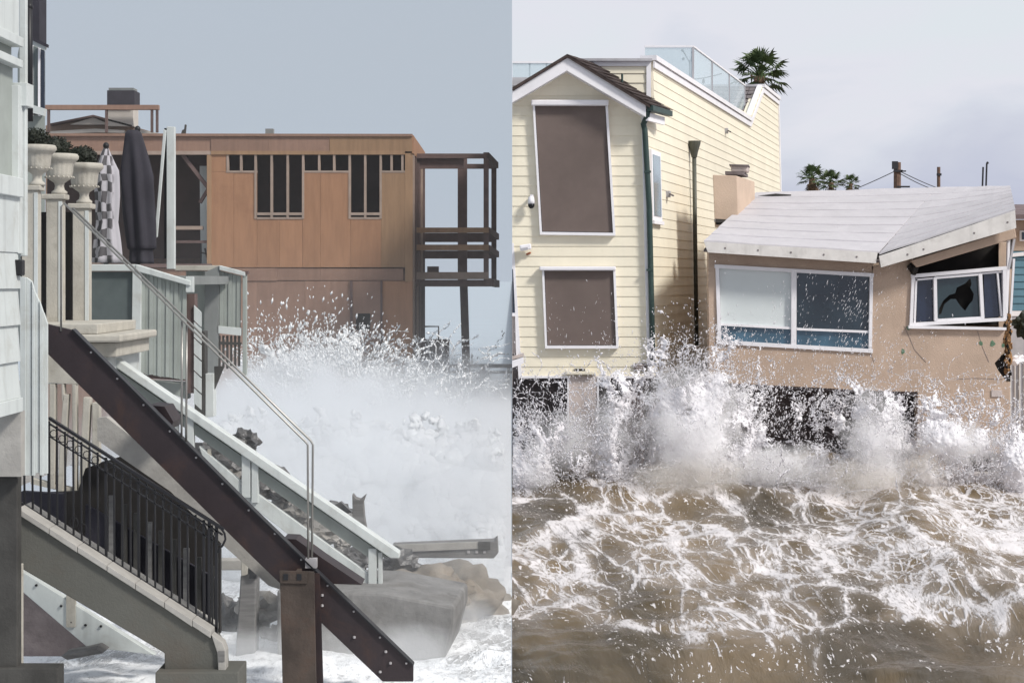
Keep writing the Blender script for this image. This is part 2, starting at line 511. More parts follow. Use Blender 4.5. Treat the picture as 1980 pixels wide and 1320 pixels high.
def foam_water(name, water, deep, foam, k=1.0, ystretch=0.22, gloss=0.12):
    m = bpy.data.materials.new(name)
    m.use_nodes = True
    t = NT(m.node_tree)
    L = m.node_tree.links
    b = m.node_tree.nodes['Principled BSDF']
    pos = t.n('ShaderNodeNewGeometry').outputs['Position']
    cov = t.n('ShaderNodeAttribute', attribute_name='cover').outputs['Fac']
    flow = t.n('ShaderNodeAttribute', attribute_name='shear').outputs['Fac']
    s = t.n('ShaderNodeSeparateXYZ', {0: pos})
    x = t.math('ADD', s.outputs[0], flow)
    y = t.math('MULTIPLY', s.outputs[1], ystretch)
    p0 = t.n('ShaderNodeCombineXYZ', {0: x, 1: y, 2: 0.0}).outputs[0]

    def warp(p, sc, amt, det=2.0):
        nz = t.n('ShaderNodeTexNoise', {'Vector': p, 'Scale': sc, 'Detail': det}).outputs[1]
        d = t.n('ShaderNodeVectorMath', {0: nz, 1: (0.5, 0.5, 0.5)}, operation='SUBTRACT').outputs[0]
        d = t.n('ShaderNodeVectorMath', {0: d, 3: amt}, operation='SCALE').outputs[0]
        return t.n('ShaderNodeVectorMath', {0: p, 1: d}, operation='ADD').outputs[0]
    p1 = warp(p0, 0.9 * k, 0.60 / k)
    p2 = warp(p1, 3.0 * k, 0.20 / k, 3.0)
    p3 = warp(p2, 9.0 * k, 0.055 / k, 4.0)
    p3 = warp(p3, 30.0 * k, 0.022 / k, 3.0)

    def lace(p, sc, wd):
        v = t.n('ShaderNodeTexVoronoi', {'Vector': p, 'Scale': sc * k}, feature='DISTANCE_TO_EDGE', voronoi_dimensions='2D').outputs[0]
        return t.n('ShaderNodeMapRange', {0: v, 1: 0.0, 2: wd, 3: 1.0, 4: 0.0}, interpolation_type='SMOOTHSTEP').outputs[0]
    patch = t.n('ShaderNodeTexNoise', {'Vector': p1, 'Scale': 1.1 * k, 'Detail': 3.0}).outputs[0]
    fine = t.n('ShaderNodeTexNoise', {'Vector': p2, 'Scale': 9.0 * k, 'Detail': 6.0, 'Roughness': 0.7}).outputs[0]
    c2 = t.math('ADD', cov, t.math('MULTIPLY', t.math('SUBTRACT', patch, 0.5), 1.5), clamp=True)
    wv = t.n('ShaderNodeTexNoise', {'Vector': p2, 'Scale': 5.0 * k, 'Detail': 4.0, 'Roughness': 0.65}).outputs[0]
    wv = t.smooth(wv, 0.32, 0.68, 0.35, 1.7)
    l1 = lace(p3, 1.75, t.math('MULTIPLY', wv, t.math('ADD', 0.03, t.math('MULTIPLY', c2, 0.115))))
    l2 = lace(p3, 3.9, t.math('MULTIPLY', wv, t.math('ADD', 0.025, t.math('MULTIPLY', c2, 0.13))))
    l3 = lace(p3, 8.5, t.math('ADD', 0.02, t.math('MULTIPLY', c2, 0.18)))
    vf = t.n('ShaderNodeTexVoronoi', {'Vector': p3, 'Scale': 1.75 * k}, feature='F1', voronoi_dimensions='2D').outputs[0]
    vf2 = t.n('ShaderNodeTexVoronoi', {'Vector': p3, 'Scale': 3.9 * k}, feature='F1', voronoi_dimensions='2D').outputs[0]

    def nodes(v, hi, lo):
        a = t.math('SUBTRACT', hi, t.math('MULTIPLY', c2, lo))
        return t.math('DIVIDE', t.math('SUBTRACT', v, a), 0.22, clamp=True)
    l1 = t.math('MAXIMUM', t.math('MULTIPLY', l1, 0.85), nodes(vf, 0.66, 0.18))
    l2 = t.math('MAXIMUM', t.math('MULTIPLY', l2, 0.8), nodes(vf2, 0.66, 0.18))
    halo = t.math('MULTIPLY', lace(p3, 1.75, 0.42), t.smooth(c2, 0.25, 0.8))
    f1 = t.math('MULTIPLY', l1, t.smooth(c2, 0.32, 0.58))
    f2 = t.math('MULTIPLY', l2, t.smooth(c2, 0.36, 0.75))
    f3 = t.math('MULTIPLY', l3, t.smooth(c2, 0.50, 1.0))
    mx = t.math('MAXIMUM', t.math('MAXIMUM', f1, f2), f3)
    # ragged break-up, so the threads are made of bubbles
    fine2 = t.n('ShaderNodeTexNoise', {'Vector': p3, 'Scale': 30.0 * k, 'Detail': 5.0, 'Roughness': 0.7}).outputs[0]
    br = t.math('MULTIPLY', t.math('MULTIPLY', mx, t.smooth(fine, 0.30, 0.58, 0.45, 1.1)), t.smooth(fine2, 0.34, 0.58, 0.35, 1.15))
    # loose flecks
    fl = t.n('ShaderNodeTexNoise', {'Vector': p3, 'Scale': 24.0 * k, 'Detail': 3.0, 'Roughness': 0.6}).outputs[0]
    fl = t.math('MULTIPLY', t.smooth(fl, 0.60, 0.67), t.smooth(t.math('ADD', c2, t.math('MULTIPLY', patch, 0.5)), 0.22, 0.5, 0.0, 0.9))
    full = t.math('MULTIPLY', t.smooth(cov, 0.80, 1.25), t.smooth(fine, 0.28, 0.6, 0.35, 1.0))
    foamf = t.math('MAXIMUM', t.math('MAXIMUM', br, fl), full, clamp=True)
    foamf = t.smooth(foamf, 0.10, 0.80)
    tone = t.n('ShaderNodeTexNoise', {'Vector': p1, 'Scale': 0.6 * k, 'Detail': 4.0}).outputs[0]
    wc = t.mix(t.smooth(tone, 0.35, 0.68), deep, water)
    churn = t.mix(t.math('MULTIPLY', t.smooth(c2, 0.3, 1.0), 0.45), wc, tuple(min(1, c * 1.7) for c in water))
    churn = t.mix(t.math('MULTIPLY', halo, 0.20), churn, foam)
    colr = t.mix(foamf, churn, foam)
    L.new(colr, b.inputs['Base Color'])
    L.new(t.math('ADD', gloss, t.math('MULTIPLY', foamf, 0.6)), b.inputs['Roughness'])
    b.inputs['IOR'].default_value = 1.33
    b.inputs['Specular IOR Level'].default_value = 0.13
    rip = t.n('ShaderNodeTexNoise', {'Vector': p2, 'Scale': 5.0, 'Detail': 7.0, 'Roughness': 0.65}).outputs[0]
    hgt = t.math('ADD', t.math('MULTIPLY', rip, 0.7), t.math('MULTIPLY', foamf, 0.35))
    bp = t.n('ShaderNodeBump', {'Height': hgt, 'Strength': 0.55, 'Distance': 0.09})
    L.new(bp.outputs[0], b.inputs['Normal'])
    return m


M['calm'] = mat('misty_sea', (0.40, 0.455, 0.50), 0.55, 0.04, 0.2)  # pale haze tone put into the base colour of the sea
M['sea'] = foam_water('muddy_sea', (0.180, 0.131, 0.078), (0.044, 0.034, 0.018), (0.70, 0.665, 0.665))
M['wash'] = foam_water('foaming_wash', (0.36, 0.36, 0.36), (0.22, 0.22, 0.22), (0.86, 0.87, 0.88), k=1.6, ystretch=0.45)


# ------------------------------------------------------------------ numpy noise
def vnoise(x, y, seed=0):
    xi, yi = np.floor(x).astype(np.int64), np.floor(y).astype(np.int64)
    xf, yf = x - xi, y - yi

    def h(a, b):
        n = (a * 374761393 + b * 668265263 + seed * 974634777) & 0x7fffffff
        n = ((n ^ (n >> 13)) * 1274126177) & 0x7fffffff
        return ((n ^ (n >> 16)) & 0xffff) / 65535.0
    u, v = xf * xf * (3 - 2 * xf), yf * yf * (3 - 2 * yf)
    return (h(xi, yi) * (1 - u) + h(xi + 1, yi) * u) * (1 - v) + (h(xi, yi + 1) * (1 - u) + h(xi + 1, yi + 1) * u) * v


def fbm(x, y, octv=5, seed=0, gain=0.5):
    s, a, t = 0.0, 1.0, 0.0
    for i in range(octv):
        s = s + a * vnoise(x * 2 ** i, y * 2 ** i, seed + i)
        t += a
        a *= gain
    return s / t - 0.5


def polydist(X, Y, pts):
    d = np.full(X.shape, 1e9)
    for (ax, ay), (bx, by) in zip(pts[:-1], pts[1:]):
        dx, dy = bx - ax, by - ay
        t = np.clip(((X - ax) * dx + (Y - ay) * dy) / (dx * dx + dy * dy), 0, 1)
        d = np.minimum(d, np.hypot(X - ax - t * dx, Y - ay - t * dy))
    return d


def grid_faces(nx, ny):
    i = np.arange(nx * ny).reshape(ny, nx)
    return np.stack([i[:-1, :-1], i[:-1, 1:], i[1:, 1:], i[1:, :-1]], -1).reshape(-1, 4)


# ------------------------------------------------------------------ THE SETTING: water, beach, land
def on_water(px, py):
    Y = CZ * F / (py - HY)
    return ((px - CX) / F * Y, Y)


def right_sea():
    xs = np.linspace(0.0, 13.0, 330)
    ys = 12.0 + (33.6 - 12.0) * np.linspace(0, 1, 520) ** 1.0
    X, Yg = np.meshgrid(xs, ys)
    px = CX + X / Yg * F
    row = HY + CZ / Yg * F
    H = 0.42 * fbm(X * 0.45 + 3, Yg * 0.33, 4, 5) + 0.16 * fbm(X * 1.6, Yg * 1.1 + 9, 4, 15)
    # backwash ridge that sweeps away to the right
    ridge = [on_water(1735, 950), on_water(1745, 1000), on_water(1790, 1075), on_water(1880, 1150), on_water(2050, 1205)]
    dr = polydist(X, Yg, ridge)
    H += 0.17 * np.exp(-(dr / 0.6) ** 2) * (1 + 0.6 * fbm(X * 2, Yg * 2, 3, 4))
    # heap of water thrown up against the houses
    base = np.clip((Yg - 28.0) / 3.6, 0, 1)
    H += base ** 2 * (0.40 + 0.9 * fbm(X * 0.9, Yg * 0.9, 4, 33))
    # coverage of foam
    front = 1252 + 26 * np.sin((px - 1150) / 130.0) + 60 * fbm(px / 160.0, row / 60.0, 3, 8)
    c = 0.50 * np.clip((front - row) / 55.0, 0, 1) + 0.10
    c += 0.10 * np.exp(-((row - 1060) / 60.0) ** 2) * np.exp(-((px - 1330) / 170.0) ** 2)
    c += 0.10 * np.exp(-((row - 1040) / 70.0) ** 2) * np.exp(-((px - 1620) / 160.0) ** 2)
    c -= 0.30 * np.exp(-((row - 1165) / 40.0) ** 2 - ((px - 1270) / 90.0) ** 2)
    c -= 0.35 * np.exp(-((row - 1010) / 26.0) ** 2 - ((px - 1000) / 45.0) ** 2)
    c -= 0.18 * np.exp(-((row - 975) / 30.0) ** 2 - ((px - 1380) / 90.0) ** 2)
    arcs = [[(990, 1158), (1070, 1110), (1130, 1075), (1165, 1040)], [(1150, 1175), (1185, 1205), (1250, 1228), (1340, 1222), (1420, 1212)],
            [(990, 1068), (1110, 1020), (1200, 1010), (1330, 1015)], [(1420, 1120), (1540, 1035), (1680, 1050), (1760, 1090)],
            [(1760, 985), (1830, 1040), (1900, 1060), (1990, 1065)], [(1500, 1240), (1610, 1215), (1720, 1190), (1830, 1180)]]
    for a in arcs:
        d = polydist(px, row, a)
        c += 0.34 * np.exp(-(d / 13.0) ** 2)
    lee = np.clip((px - (1745 + (row - 950) * 0.95)) / 60, 0, 1) * np.clip((1160 - row) / 80, 0, 1)
    c += 0.22 * lee
    c += (0.20 + 0.9 * fbm(X * 0.9 + 5, Yg * 0.7, 3, 77)) * np.clip((Yg - 29.0) / 1.6, 0, 1)
    fl = np.exp(-((row - 1275) / 40.0) ** 2) * (np.exp(-((px - 1520) / 120.0) ** 2) + np.exp(-((px - 1400) / 90.0) ** 2) + np.exp(-((px - 2000) / 60.0) ** 2))
    c += 0.16 * fl
    # threads lean outwards from the middle of the picture
    shear = -(px - 1480) / 500.0 * (Yg - 22.0) * 0.12
    V = np.stack([X, Yg, H], -1).reshape(-1, 3)
    return np_obj('sea_water', V, grid_faces(len(xs), len(ys)), M['sea'], 'structure', smooth=True, attrs={'cover': c.ravel(), 'shear': shear.ravel()})


right_sea()


def sheet(name, x0, x1, y0, y1, z, m, nx=2, ny=2, cover=0.3):
    xs, ys = np.linspace(x0, x1, nx), np.linspace(y0, y1, ny)
    X, Yg = np.meshgrid(xs, ys)
    V = np.stack([X, Yg, np.full(X.shape, z)], -1).reshape(-1, 3)
    return np_obj(name, V, grid_faces(nx, ny), m, 'structure', attrs={'cover': np.full(X.size, cover), 'shear': np.zeros(X.size)})


sheet('open_water', 13.0, 160.0, 12.0, 33.6, -0.06, M['sea'], cover=0.35)
sheet('land', 0.004, 900.0, 33.6, 3000.0, 0.35, M['land'])


def left_wash():
    xs = np.linspace(-8.0, -0.006, 200)
    ys = np.concatenate([np.linspace(11.5, 24.0, 240), np.linspace(24.4, 60.0, 120)])
    X, Yg = np.meshgrid(xs, ys)
    px = CX + X / Yg * F
    slope = np.clip((24.0 - Yg) / 12.0, 0, 1)
    H = slope * 0.47 - 0.12 + 0.20 * fbm(X * 1.1, Yg * 0.9, 5, 61) + 0.06 * fbm(X * 5, Yg * 4, 4, 71)
    c = 1.15 + 1.3 * fbm(X * 0.8, Yg * 0.6, 3, 21)
    V = np.stack([X, Yg, H], -1).reshape(-1, 3)
    return np_obj('foaming_wash', V, grid_faces(len(xs), len(ys)), M['wash'], 'structure', smooth=True, attrs={'cover': c.ravel(), 'shear': np.zeros(X.size)})


left_wash()
sheet('distant_sea', -900.0, -0.006, 60.0, 3000.0, -0.15, M['calm'], cover=0.0)
sheet('left_shore', -60.0, -8.0, 11.5, 60.0, 0.3, M['sandmud'])



# ------------------------------------------------------------------ RIGHT: pale yellow clapboard house
YF, SK = 32.0, 0.2697                                    # front plane, sideways drift of the long wall per metre of depth
NS = Vector((1, -SK, 0)).normalized()


def corner(y):
    return 1250 + (y - 210) * 0.0233


def ledge(y):
    return 990.4 if y < 500 else 990.4 + (y - 500) / 228 * 13


def yellow_house():
    h = thing('yellow_house', 'tall pale yellow clapboard house with two brown screened windows and steep gable', 'house', (1.4, YF, 0))
    bk = MB()
    bk.fp([(990.4, 206), (1099, 140), (corner(206) - 2, 214), (corner(728) - 2, 727), (ledge(728), 727), (990.4, 500)], YF + 0.06, 0.2)
    obj('front_wall', bk, M['yellow'], h)
    rows = [728 - 19.4 * k for k in range(32)]
    for k in range(len(rows) - 1):
        yb, yt = rows[k], rows[k + 1]

        def lim(y):
            half = max(0.0, (y - 136) / 0.6)
            return max(ledge(y), 1099 - half), min(corner(y) - 9, 1099 + half)
        bl, br = lim(yb)
        tl, tr = lim(max(yt, 136.5))
        if br - bl < 4:
            continue
        yt = max(yt, 136.5)
        o = -0.013
        pts = [P(tl, yt, YF), P(tr, yt, YF), P(br, yb, YF), P(bl, yb, YF)]
        pts[2].y += o
        pts[3].y += o
        obj('clapboard', MB().prism(pts, (0, 0.05, 0)), M['yellow'], h)
    # trim
    obj('corner_trim', MB().fp([(corner(207) - 10, 207), (corner(207), 207), (corner(729), 729), (corner(729) - 10, 729)], YF - 0.035, 0.12), M['white'], h, bevel=0.004)
    obj('corner_trim', MB().fp([(990.4, 470), (993.5, 470), (ledge(729) + 6, 729), (ledge(729) - 1, 729), (990.4, 520)], YF - 0.03, 0.08), M['white'], h)
    obj('base_trim', MB().fp([(ledge(728), 726.5), (corner(728), 726.5), (corner(728), 731), (ledge(728), 731)], YF - 0.045, 0.3), M['white'], h)
    # barge boards and roof of the gable
    yo = YF - 0.38
    for s in (-1, 1):
        ex = 990.4 if s < 0 else 1249
        ax = 1096
        dy = abs(ex - ax)
        obj('barge_board', MB().fp([(ax, 111), (ax, 137), (ex, 137 + dy * 0.585), (ex, 111 + dy * 0.60)], yo, 0.06), M['white'], h, bevel=0.004)
        obj('soffit', MB().fp([(ax, 130), (ax, 137), (ex, 137 + dy * 0.585), (ex, 130 + dy * 0.60)], yo + 0.061, 0.34), M['white'], h)
        rl = 0.35 if s < 0 else 1.15
        ex2 = 990.4 if s < 0 else 1256
        d2 = abs(ex2 - ax)
        rf = MB().prism([P(ax, 105, yo - 0.05), P(ax, 111, yo - 0.05), P(ex2, 111 + d2 * 0.61, yo - 0.05), P(ex2, 105 + d2 * 0.61, yo - 0.05)], Vector((0.42, 1, 0)) * rl)
        ro = obj('roof', rf, M['shingle'], h)
        if s > 0:
            # courses of shingle on the slope one can see, each a little step
            n = 9
            a, b = P(ax, 105, yo - 0.06), P(ex2, 105 + d2 * 0.61, yo - 0.06)
            for i in range(n):
                for j in range(7):
                    p0, p1 = a.lerp(b, i / n), a.lerp(b, (i + 1.12) / n)
                    d0, d1 = Vector((0.42, 1, 0)) * (rl * j / 7 + 0.006), Vector((0.42, 1, 0)) * (rl * (j + 1) / 7 - 0.006)
                    up = Vector((0.45, 0, 0.9)) * random.uniform(0.012, 0.022)
                    q = [p0 + d0 + up * 0.3, p0 + d1 + up * 0.3, p1 + d1 + up * 1.5, p1 + d0 + up * 1.5]
                    obj('shingle', MB().prism(q, Vector((-0.45, 0, -0.9)) * 0.01), M['shingle'], ro)
        if s > 0:
            obj('vent_pipe', MB().tube([P(1203, 160, YF + 0.3), P(1203, 143, YF + 0.3)], 0.02), M['green'], ro)
    # eave on the right: fascia and gutter
    e0 = P(1250, 207, yo - 0.02)
    dd = Vector((0.40, 1, 0))
    obj('gutter', MB().bar(e0 + Vector((0.06, 0, -0.02)), e0 + dd * 1.1 + Vector((0.06, 0, -0.02)), 0.12, 0.10), M['green'], h, bevel=0.01)
    obj('fascia', MB().bar(e0 + dd * 0.1 + Vector((-0.02, 0, -0.16)), e0 + dd * 1.0 + Vector((-0.02, 0, -0.16)), 0.05, 0.14), M['white'], h)
    ds = MB()
    pth = [P(1253, 214, yo + 0.05), P(1250, 228, yo + 0.12), P(1244, 240, YF - 0.10), P(corner(250) - 4, 252, YF - 0.10)]
    for y in (400, 550, 700):
        pth.append(P(corner(y) + 1, y, YF - 0.10))
    dsp = obj('downspout', ds.tube(pth, 0.05, 8), M['green'], h, smooth=True)
    for y in (330, 520):
        obj('strap', MB().fp([(corner(y) - 7, y), (corner(y) + 6, y), (corner(y) + 6, y + 4), (corner(y) - 7, y + 4)], YF - 0.155, 0.1), M['green'], dsp)

    # two windows behind roller screens
    for (cass, quad) in (((1027, 193, 1177, 204), [(1031, 203), (1174, 201), (1189, 453), (1045, 451)]),
                         ((1043, 515, 1191, 523), [(1049, 521), (1189, 520), (1195, 671), (1055, 671)])):
        wn = obj('window', MB().fp(quad, YF - 0.05, 0.10), M['glassdark'], h)
        (ax, ay), (bx, by), (cx, cy), (dx, dy) = quad
        ins = [(ax + 4, ay + 2), (bx - 4, by + 2), (cx - 4, cy - 4), (dx + 4, dy - 4)]
        obj('roller_screen', MB().fp(ins, YF - 0.062, 0.012), M['screen'], wn)
        fr = MB().pbar(ax + 1, ay, dx + 1, dy, 4.2, YF - 0.11, 0.10).pbar(bx - 1, by, cx - 1, cy, 4.6, YF - 0.11, 0.10).pbar(dx - 1, dy, cx + 1, cy, 5.5, YF - 0.115, 0.10)
        obj('frame', fr, M['white'], wn)
        obj('screen_cassette', MB().rect(*cass[:2], cass[2], cass[3], YF - 0.18, 0.16), M['white'], wn, bevel=0.02)
    # dome camera and flood lamp
    c0 = P(1027, 386, YF)
    sc = obj('security_camera', MB().lathe(c0 + Vector((0, -0.16, -0.08)), [(0.02, 0.13), (0.05, 0.12), (0.058, 0.05), (0.062, 0.0)], 16), M['white'], h, smooth=True)
    obj('camera_dome', MB().lathe(c0 + Vector((0, -0.16, -0.165)), [(0.02, 0.0), (0.045, 0.02), (0.058, 0.055), (0.058, 0.085)], 16), M['blackplastic'], sc, smooth=True)
    obj('bracket', MB().bar(c0 + Vector((0.03, -0.02, 0.06)), c0 + Vector((0, -0.17, 0.06)), 0.04, 0.04), M['white'], sc)
    f0 = P(1016, 482, YF)
    fl = obj('flood_lamp', MB().bar(f0 + Vector((-0.10, -0.14, 0.02)), f0 + Vector((0.10, -0.14, 0.05)), 0.14, 0.10), M['white'], h, bevel=0.02)
    obj('lamp_face', MB().bar(f0 + Vector((-0.09, -0.215, -0.01)), f0 + Vector((0.04, -0.215, 0.01)), 0.02, 0.05), M['greymetal'], fl)
    obj('rusty_mount', MB().bar(f0 + Vector((0.02, -0.03, -0.09)), f0 + Vector((0.09, -0.05, -0.06)), 0.05, 0.03), M['rust'], fl)
    # number plate low on the wall, meter slot
    pl = obj('plaque', MB().rect(1226, 702, 1250, 717, YF - 0.05, 0.03), M['under'], h)
    for i in range(3):
        obj('plaque_line', MB().rect(1230, 705 + i * 3.6, 1246 - (i % 2) * 4, 706.6 + i * 3.6, YF - 0.054, 0.005), M['pier'], pl)
    obj('vent_slot', MB().rect(1110, 713, 1131, 718, YF - 0.045, 0.03), M['dark'], h)
    obj('ledge', MB().rect(1094, 718, 1152, 724, YF - 0.16, 0.16), M['yellow'], h, bevel=0.01)

    # long side wall in boards
    def S(t, z, off=0.0):
        row = HY + (CZ - z) * F / YF
        return Vector(((corner(row) - CX) / F * YF + SK * t, YF + t, z)) + NS * off
    zr_ = [zr(728 - 19.4 * k, YF) for k in range(54)]
    zp, zq, t0, t1, t2, te = CZ + 3.97, CZ + 5.10, 13.4, 16.0, 16.0, 19.4
    sw = MB()
    zb = zr_[0]
    sw.prism([S(0.0, zb, -0.05), S(te, zb, -0.05), S(te, zq, -0.05), S(t1, zq, -0.05), S(t0, zp, -0.05), S(0.75, zp, -0.05), S(0.75, CZ + 3.0, -0.05), S(0.0, CZ + 3.0, -0.05)], NS * -0.2)
    obj('side_wall', sw, M['yellow'], h)
    for k in range(len(zr_) - 1):
        a, b = zr_[k], min(zr_[k + 1], zq)
        if b - a < 0.02:
            continue

        def tl(z):
            if z <= CZ + 3.0:
                return 0.02
            if z <= zp:
                return 0.75
            return t0 + (t1 - t0) * (z - zp) / (zq - zp)
        q = [S(tl(b), b, -0.01), S(te, b, -0.01), S(te, a, 0.0), S(tl(a), a, 0.0)]
        obj('clapboard', MB().prism(q, NS * -0.045), M['yellow'], h)
    for (ta, za, tb, zb2) in ((0.70, zp, t0, zp), (t0, zp, t1, zq), (t1, zq, te, zq)):
        obj('parapet_cap', MB().bar(S(ta, za + 0.03, -0.08), S(tb, zb2 + 0.03, -0.08), 0.30 if za == zb2 else 0.12, 0.09 if za == zb2 else 0.05), M['white'], h)
        obj('parapet_trim', MB().bar(S(ta, za - 0.09, 0.02), S(tb, zb2 - 0.09, 0.02), 0.03, 0.12), M['white'], h)
    obj('corner_trim', MB().bar(S(te, zb, -0.02), S(te, zq, -0.02), 0.14, 0.1, up=NS), M['white'], h)
    # attic wall across the front of the flat roof
    at = MB().fp([(1090, 118), (1257, 118), (1258, 235), (1090, 235)], YF + 0.72, 0.2)
    obj('attic_wall', at, M['yellow'], h)
    for k in range(5):
        yb, yt = 216 - 18.6 * k, 216 - 18.6 * (k + 1)
        pts = [P(1098, yt, YF + 0.7), P(1250, yt, YF + 0.7), P(1250, yb, YF + 0.68), P(1098, yb, YF + 0.68)]
        obj('clapboard', MB().prism(pts, (0, 0.05, 0)), M['yellow'], h)
    obj('corner_trim', MB().rect(1250, 118, 1259, 208, YF + 0.655, 0.1), M['white'], h)
    obj('parapet_cap', MB().rect(1090, 113, 1261, 118, YF + 0.58, 0.3), M['greymetal'], h)
    obj('parapet_trim', MB().rect(1092, 118.6, 1250, 128, YF + 0.66, 0.05), M['white'], h)
    # far left bit of roof terrace behind the gable
    obj('parapet_trim', MB().rect(990.6, 150, 1030, 158, YF + 1.2, 0.3), M['greymetal'], h)
    obj('attic_wall', MB().rect(990.6, 158.5, 1030, 205, YF + 1.25, 0.2), M['yellow'], h)
    # side window, vents, hopper pipe
    sq = lambda t_a, t_b, ya, yb, off: [S(t_a, zr(ya, YF), off), S(t_b, zr(ya, YF), off), S(t_b, zr(yb, YF), off), S(t_a, zr(yb, YF), off)]
    wn = obj('window', MB().prism(sq(0.12, 1.0, 288, 425, 0.05), NS * -0.08), M['white'], h)
    obj('pane', MB().prism(sq(0.22, 0.88, 297, 416, 0.062), NS * -0.02), M['glasspale'], wn)
    obj('sill', MB().prism(sq(0.08, 1.04, 425, 432, 0.08), NS * -0.1), M['white'], wn)
    for (t_, y_, ln) in ((1.72, 366, 0.16), (9.2, 170, 0.12), (16.8, 300, 0.1)):
        v = obj('wall_vent', MB().prism(sq(t_, t_ + ln * 0.8, y_ - 6, y_ + 7, 0.06), NS * -0.08), M['greymetal'], h)
        obj('vent_hood', MB().bar(S(t_ + 0.02, zr(y_, YF), 0.06), S(t_ + 0.02, zr(y_ + 4, YF), 0.13), ln * 0.7, 0.03), M['under'], v)
    tp = 4.35
    hp = S(tp, zr(300, YF), 0.09)
    zt, zb3 = zr(270, hp.y), zr(668, hp.y)
    pp = obj('hopper_pipe', MB().tube([Vector((hp.x, hp.y, zt - 0.3)), Vector((hp.x + 0.02, hp.y, (zt + zb3) / 2)), Vector((hp.x + 0.05, hp.y, zb3))], 0.042, 8), M['brownpipe'], h, smooth=True)
    obj('hopper_head', MB().lathe((hp.x, hp.y, zt - 0.36), [(0.055, 0.0), (0.075, 0.1), (0.125, 0.27), (0.135, 0.33), (0.11, 0.33), (0.09, 0.2)], 12), M['brownpipe'], pp)
    # shingled mansard return behind the dip of the parapet
    q = [S(t0, zp - 0.1, -0.14), S(t1, zq, -0.14), S(t1, zq, -0.14) + Vector((-1.6, 0, 0)), S(t0, zp - 0.1, -0.14) + Vector((-1.6, 0, 0))]
    mr = obj('mansard', MB().prism(q, (0, 0.15, -0.1)), M['greyshingle'], h)
    n = 9
    for i in range(n):
        for j in range(8):
            a0, a1 = i / n, (i + 1.15) / n
            l0, l1 = -1.6 * j / 8 - 0.004, -1.6 * (j + 1) / 8 + 0.012
            lift = Vector((0, -0.02, 0.012)) * random.uniform(0.7, 1.6)
            u0, u1 = q[0].lerp(q[1], a0), q[0].lerp(q[1], min(1, a1))
            r = [u0 + Vector((l0, 0, 0)) + lift * 1.6, u0 + Vector((l1, 0, 0)) + lift * 1.6, u1 + Vector((l1, 0, 0)) + lift * 0.3, u1 + Vector((l0, 0, 0)) + lift * 0.3]
            obj('shingle', MB().prism(r, (0, 0.012, -0.008)), M['greyshingle'], mr)
    obj('ridge_cap', MB().bar(q[1] + Vector((0, 0, 0.03)), q[2] + Vector((0, 0, 0.03)), 0.14, 0.06), M['greymetal'], mr)
    # flat roof, hidden walls and foundation
    rf = MB()
    rf.prism([S(0.9, zp - 0.35, -0.1), S(te, zp - 0.35, -0.1), S(te, zp - 0.35, -0.1) + Vector((-7.5, 0, 0)), S(0.9, zp - 0.35, -0.1) + Vector((-2.6, 0, 0))], (0, 0, -0.1))
    rf.v = [Vector((max(0.01, p.x), p.y, p.z)) for p in rf.v]
    obj('flat_roof', rf, M['greymetal'], h)
    obj('floor_slab', MB().box(0.01, S(0, zb).x - 0.05, YF + 0.26, YF + 10, zb - 0.05, zb + 0.1), M['under'], h)
    pr = MB().rect(1100, 727, 1155, 900, YF - 0.06, 0.9)
    pier = obj('pier', pr, M['pier'], h, bevel=0.01)
    obj('pier_edge', MB().rect(1097, 729, 1100.5, 890, YF - 0.075, 0.1), M['white'], pier)
    obj('pier_edge', MB().rect(1154.5, 729, 1158, 890, YF - 0.075, 0.1), M['white'], pier)
    bw = MB().box(0.01, 3.2, YF + 2.0, YF + 2.3, -0.2, zb - 0.06)
    obj('foundation_wall', bw, M['under'], h)
    obj('rusty_beam', MB().rect(1178, 793, 1256, 828, YF + 1.9, 0.09), M['rust'], h)
    ps = MB().rect(1079, 860, 1093, 905, YF + 0.3, 0.3)
    obj('piling', ps, M['dark'], h)
    # side foundation under the long wall
    obj('side_footing', MB().prism([S(0.3, -0.1, -0.3), S(te, -0.1, -0.3), S(te, zb, -0.3), S(0.3, zb, -0.3)], NS * -0.3), M['under'], h)
    # glass balustrade on the roof terrace (fixed to the house)
    g = obj('balustrade', MB().bar((2.85, 38.9, CZ + 5.0), (3.89, 38.9, CZ + 5.0), 0.05, 0.035).bar((3.89, 38.9, CZ + 5.0), (6.0, 46.7, CZ + 5.0), 0.05, 0.035), M['white'], h)
    a, b = Vector((3.89, 38.9, 0)), Vector((6.0, 46.7, 0))
    zb4 = zp - 0.3
    cuts = [0, 0.325, 0.66, 1.0]
    obj('glass_panel', MB().bar((2.86, 38.9, (zb4 + CZ + 4.97) / 2), (3.87, 38.9, (zb4 + CZ + 4.97) / 2), 0.014, CZ + 4.97 - zb4), M['glassclear'], g)
    for i in range(3):
        p0, p1 = a.lerp(b, cuts[i] + 0.012), a.lerp(b, cuts[i + 1] - 0.012)
        p0.z = p1.z = (zb4 + CZ + 4.97) / 2
        obj('glass_panel', MB().bar(p0, p1, 0.014, CZ + 4.97 - zb4), M['glassclear'], g)
    for c_ in cuts:
        p = a.lerp(b, c_)
        obj('post', MB().box(p.x - 0.022, p.x + 0.022, p.y - 0.022, p.y + 0.022, zb4, CZ + 4.99), M['greymetal'], g)
    obj('glass_panel', MB().box(0.01, 1.0, 37.4, 37.415, zp - 0.35, CZ + 4.46), M['glassclear'], g)
    obj('rail', MB().box(0.01, 1.0, 37.38, 37.43, CZ + 4.46, CZ + 4.50), M['white'], g)
    for x in (0.35, 0.7):
        obj('post', MB().box(x, x + 0.03, 37.43, 37.46, zp - 0.35, CZ + 4.46), M['greymetal'], g)


yellow_house()

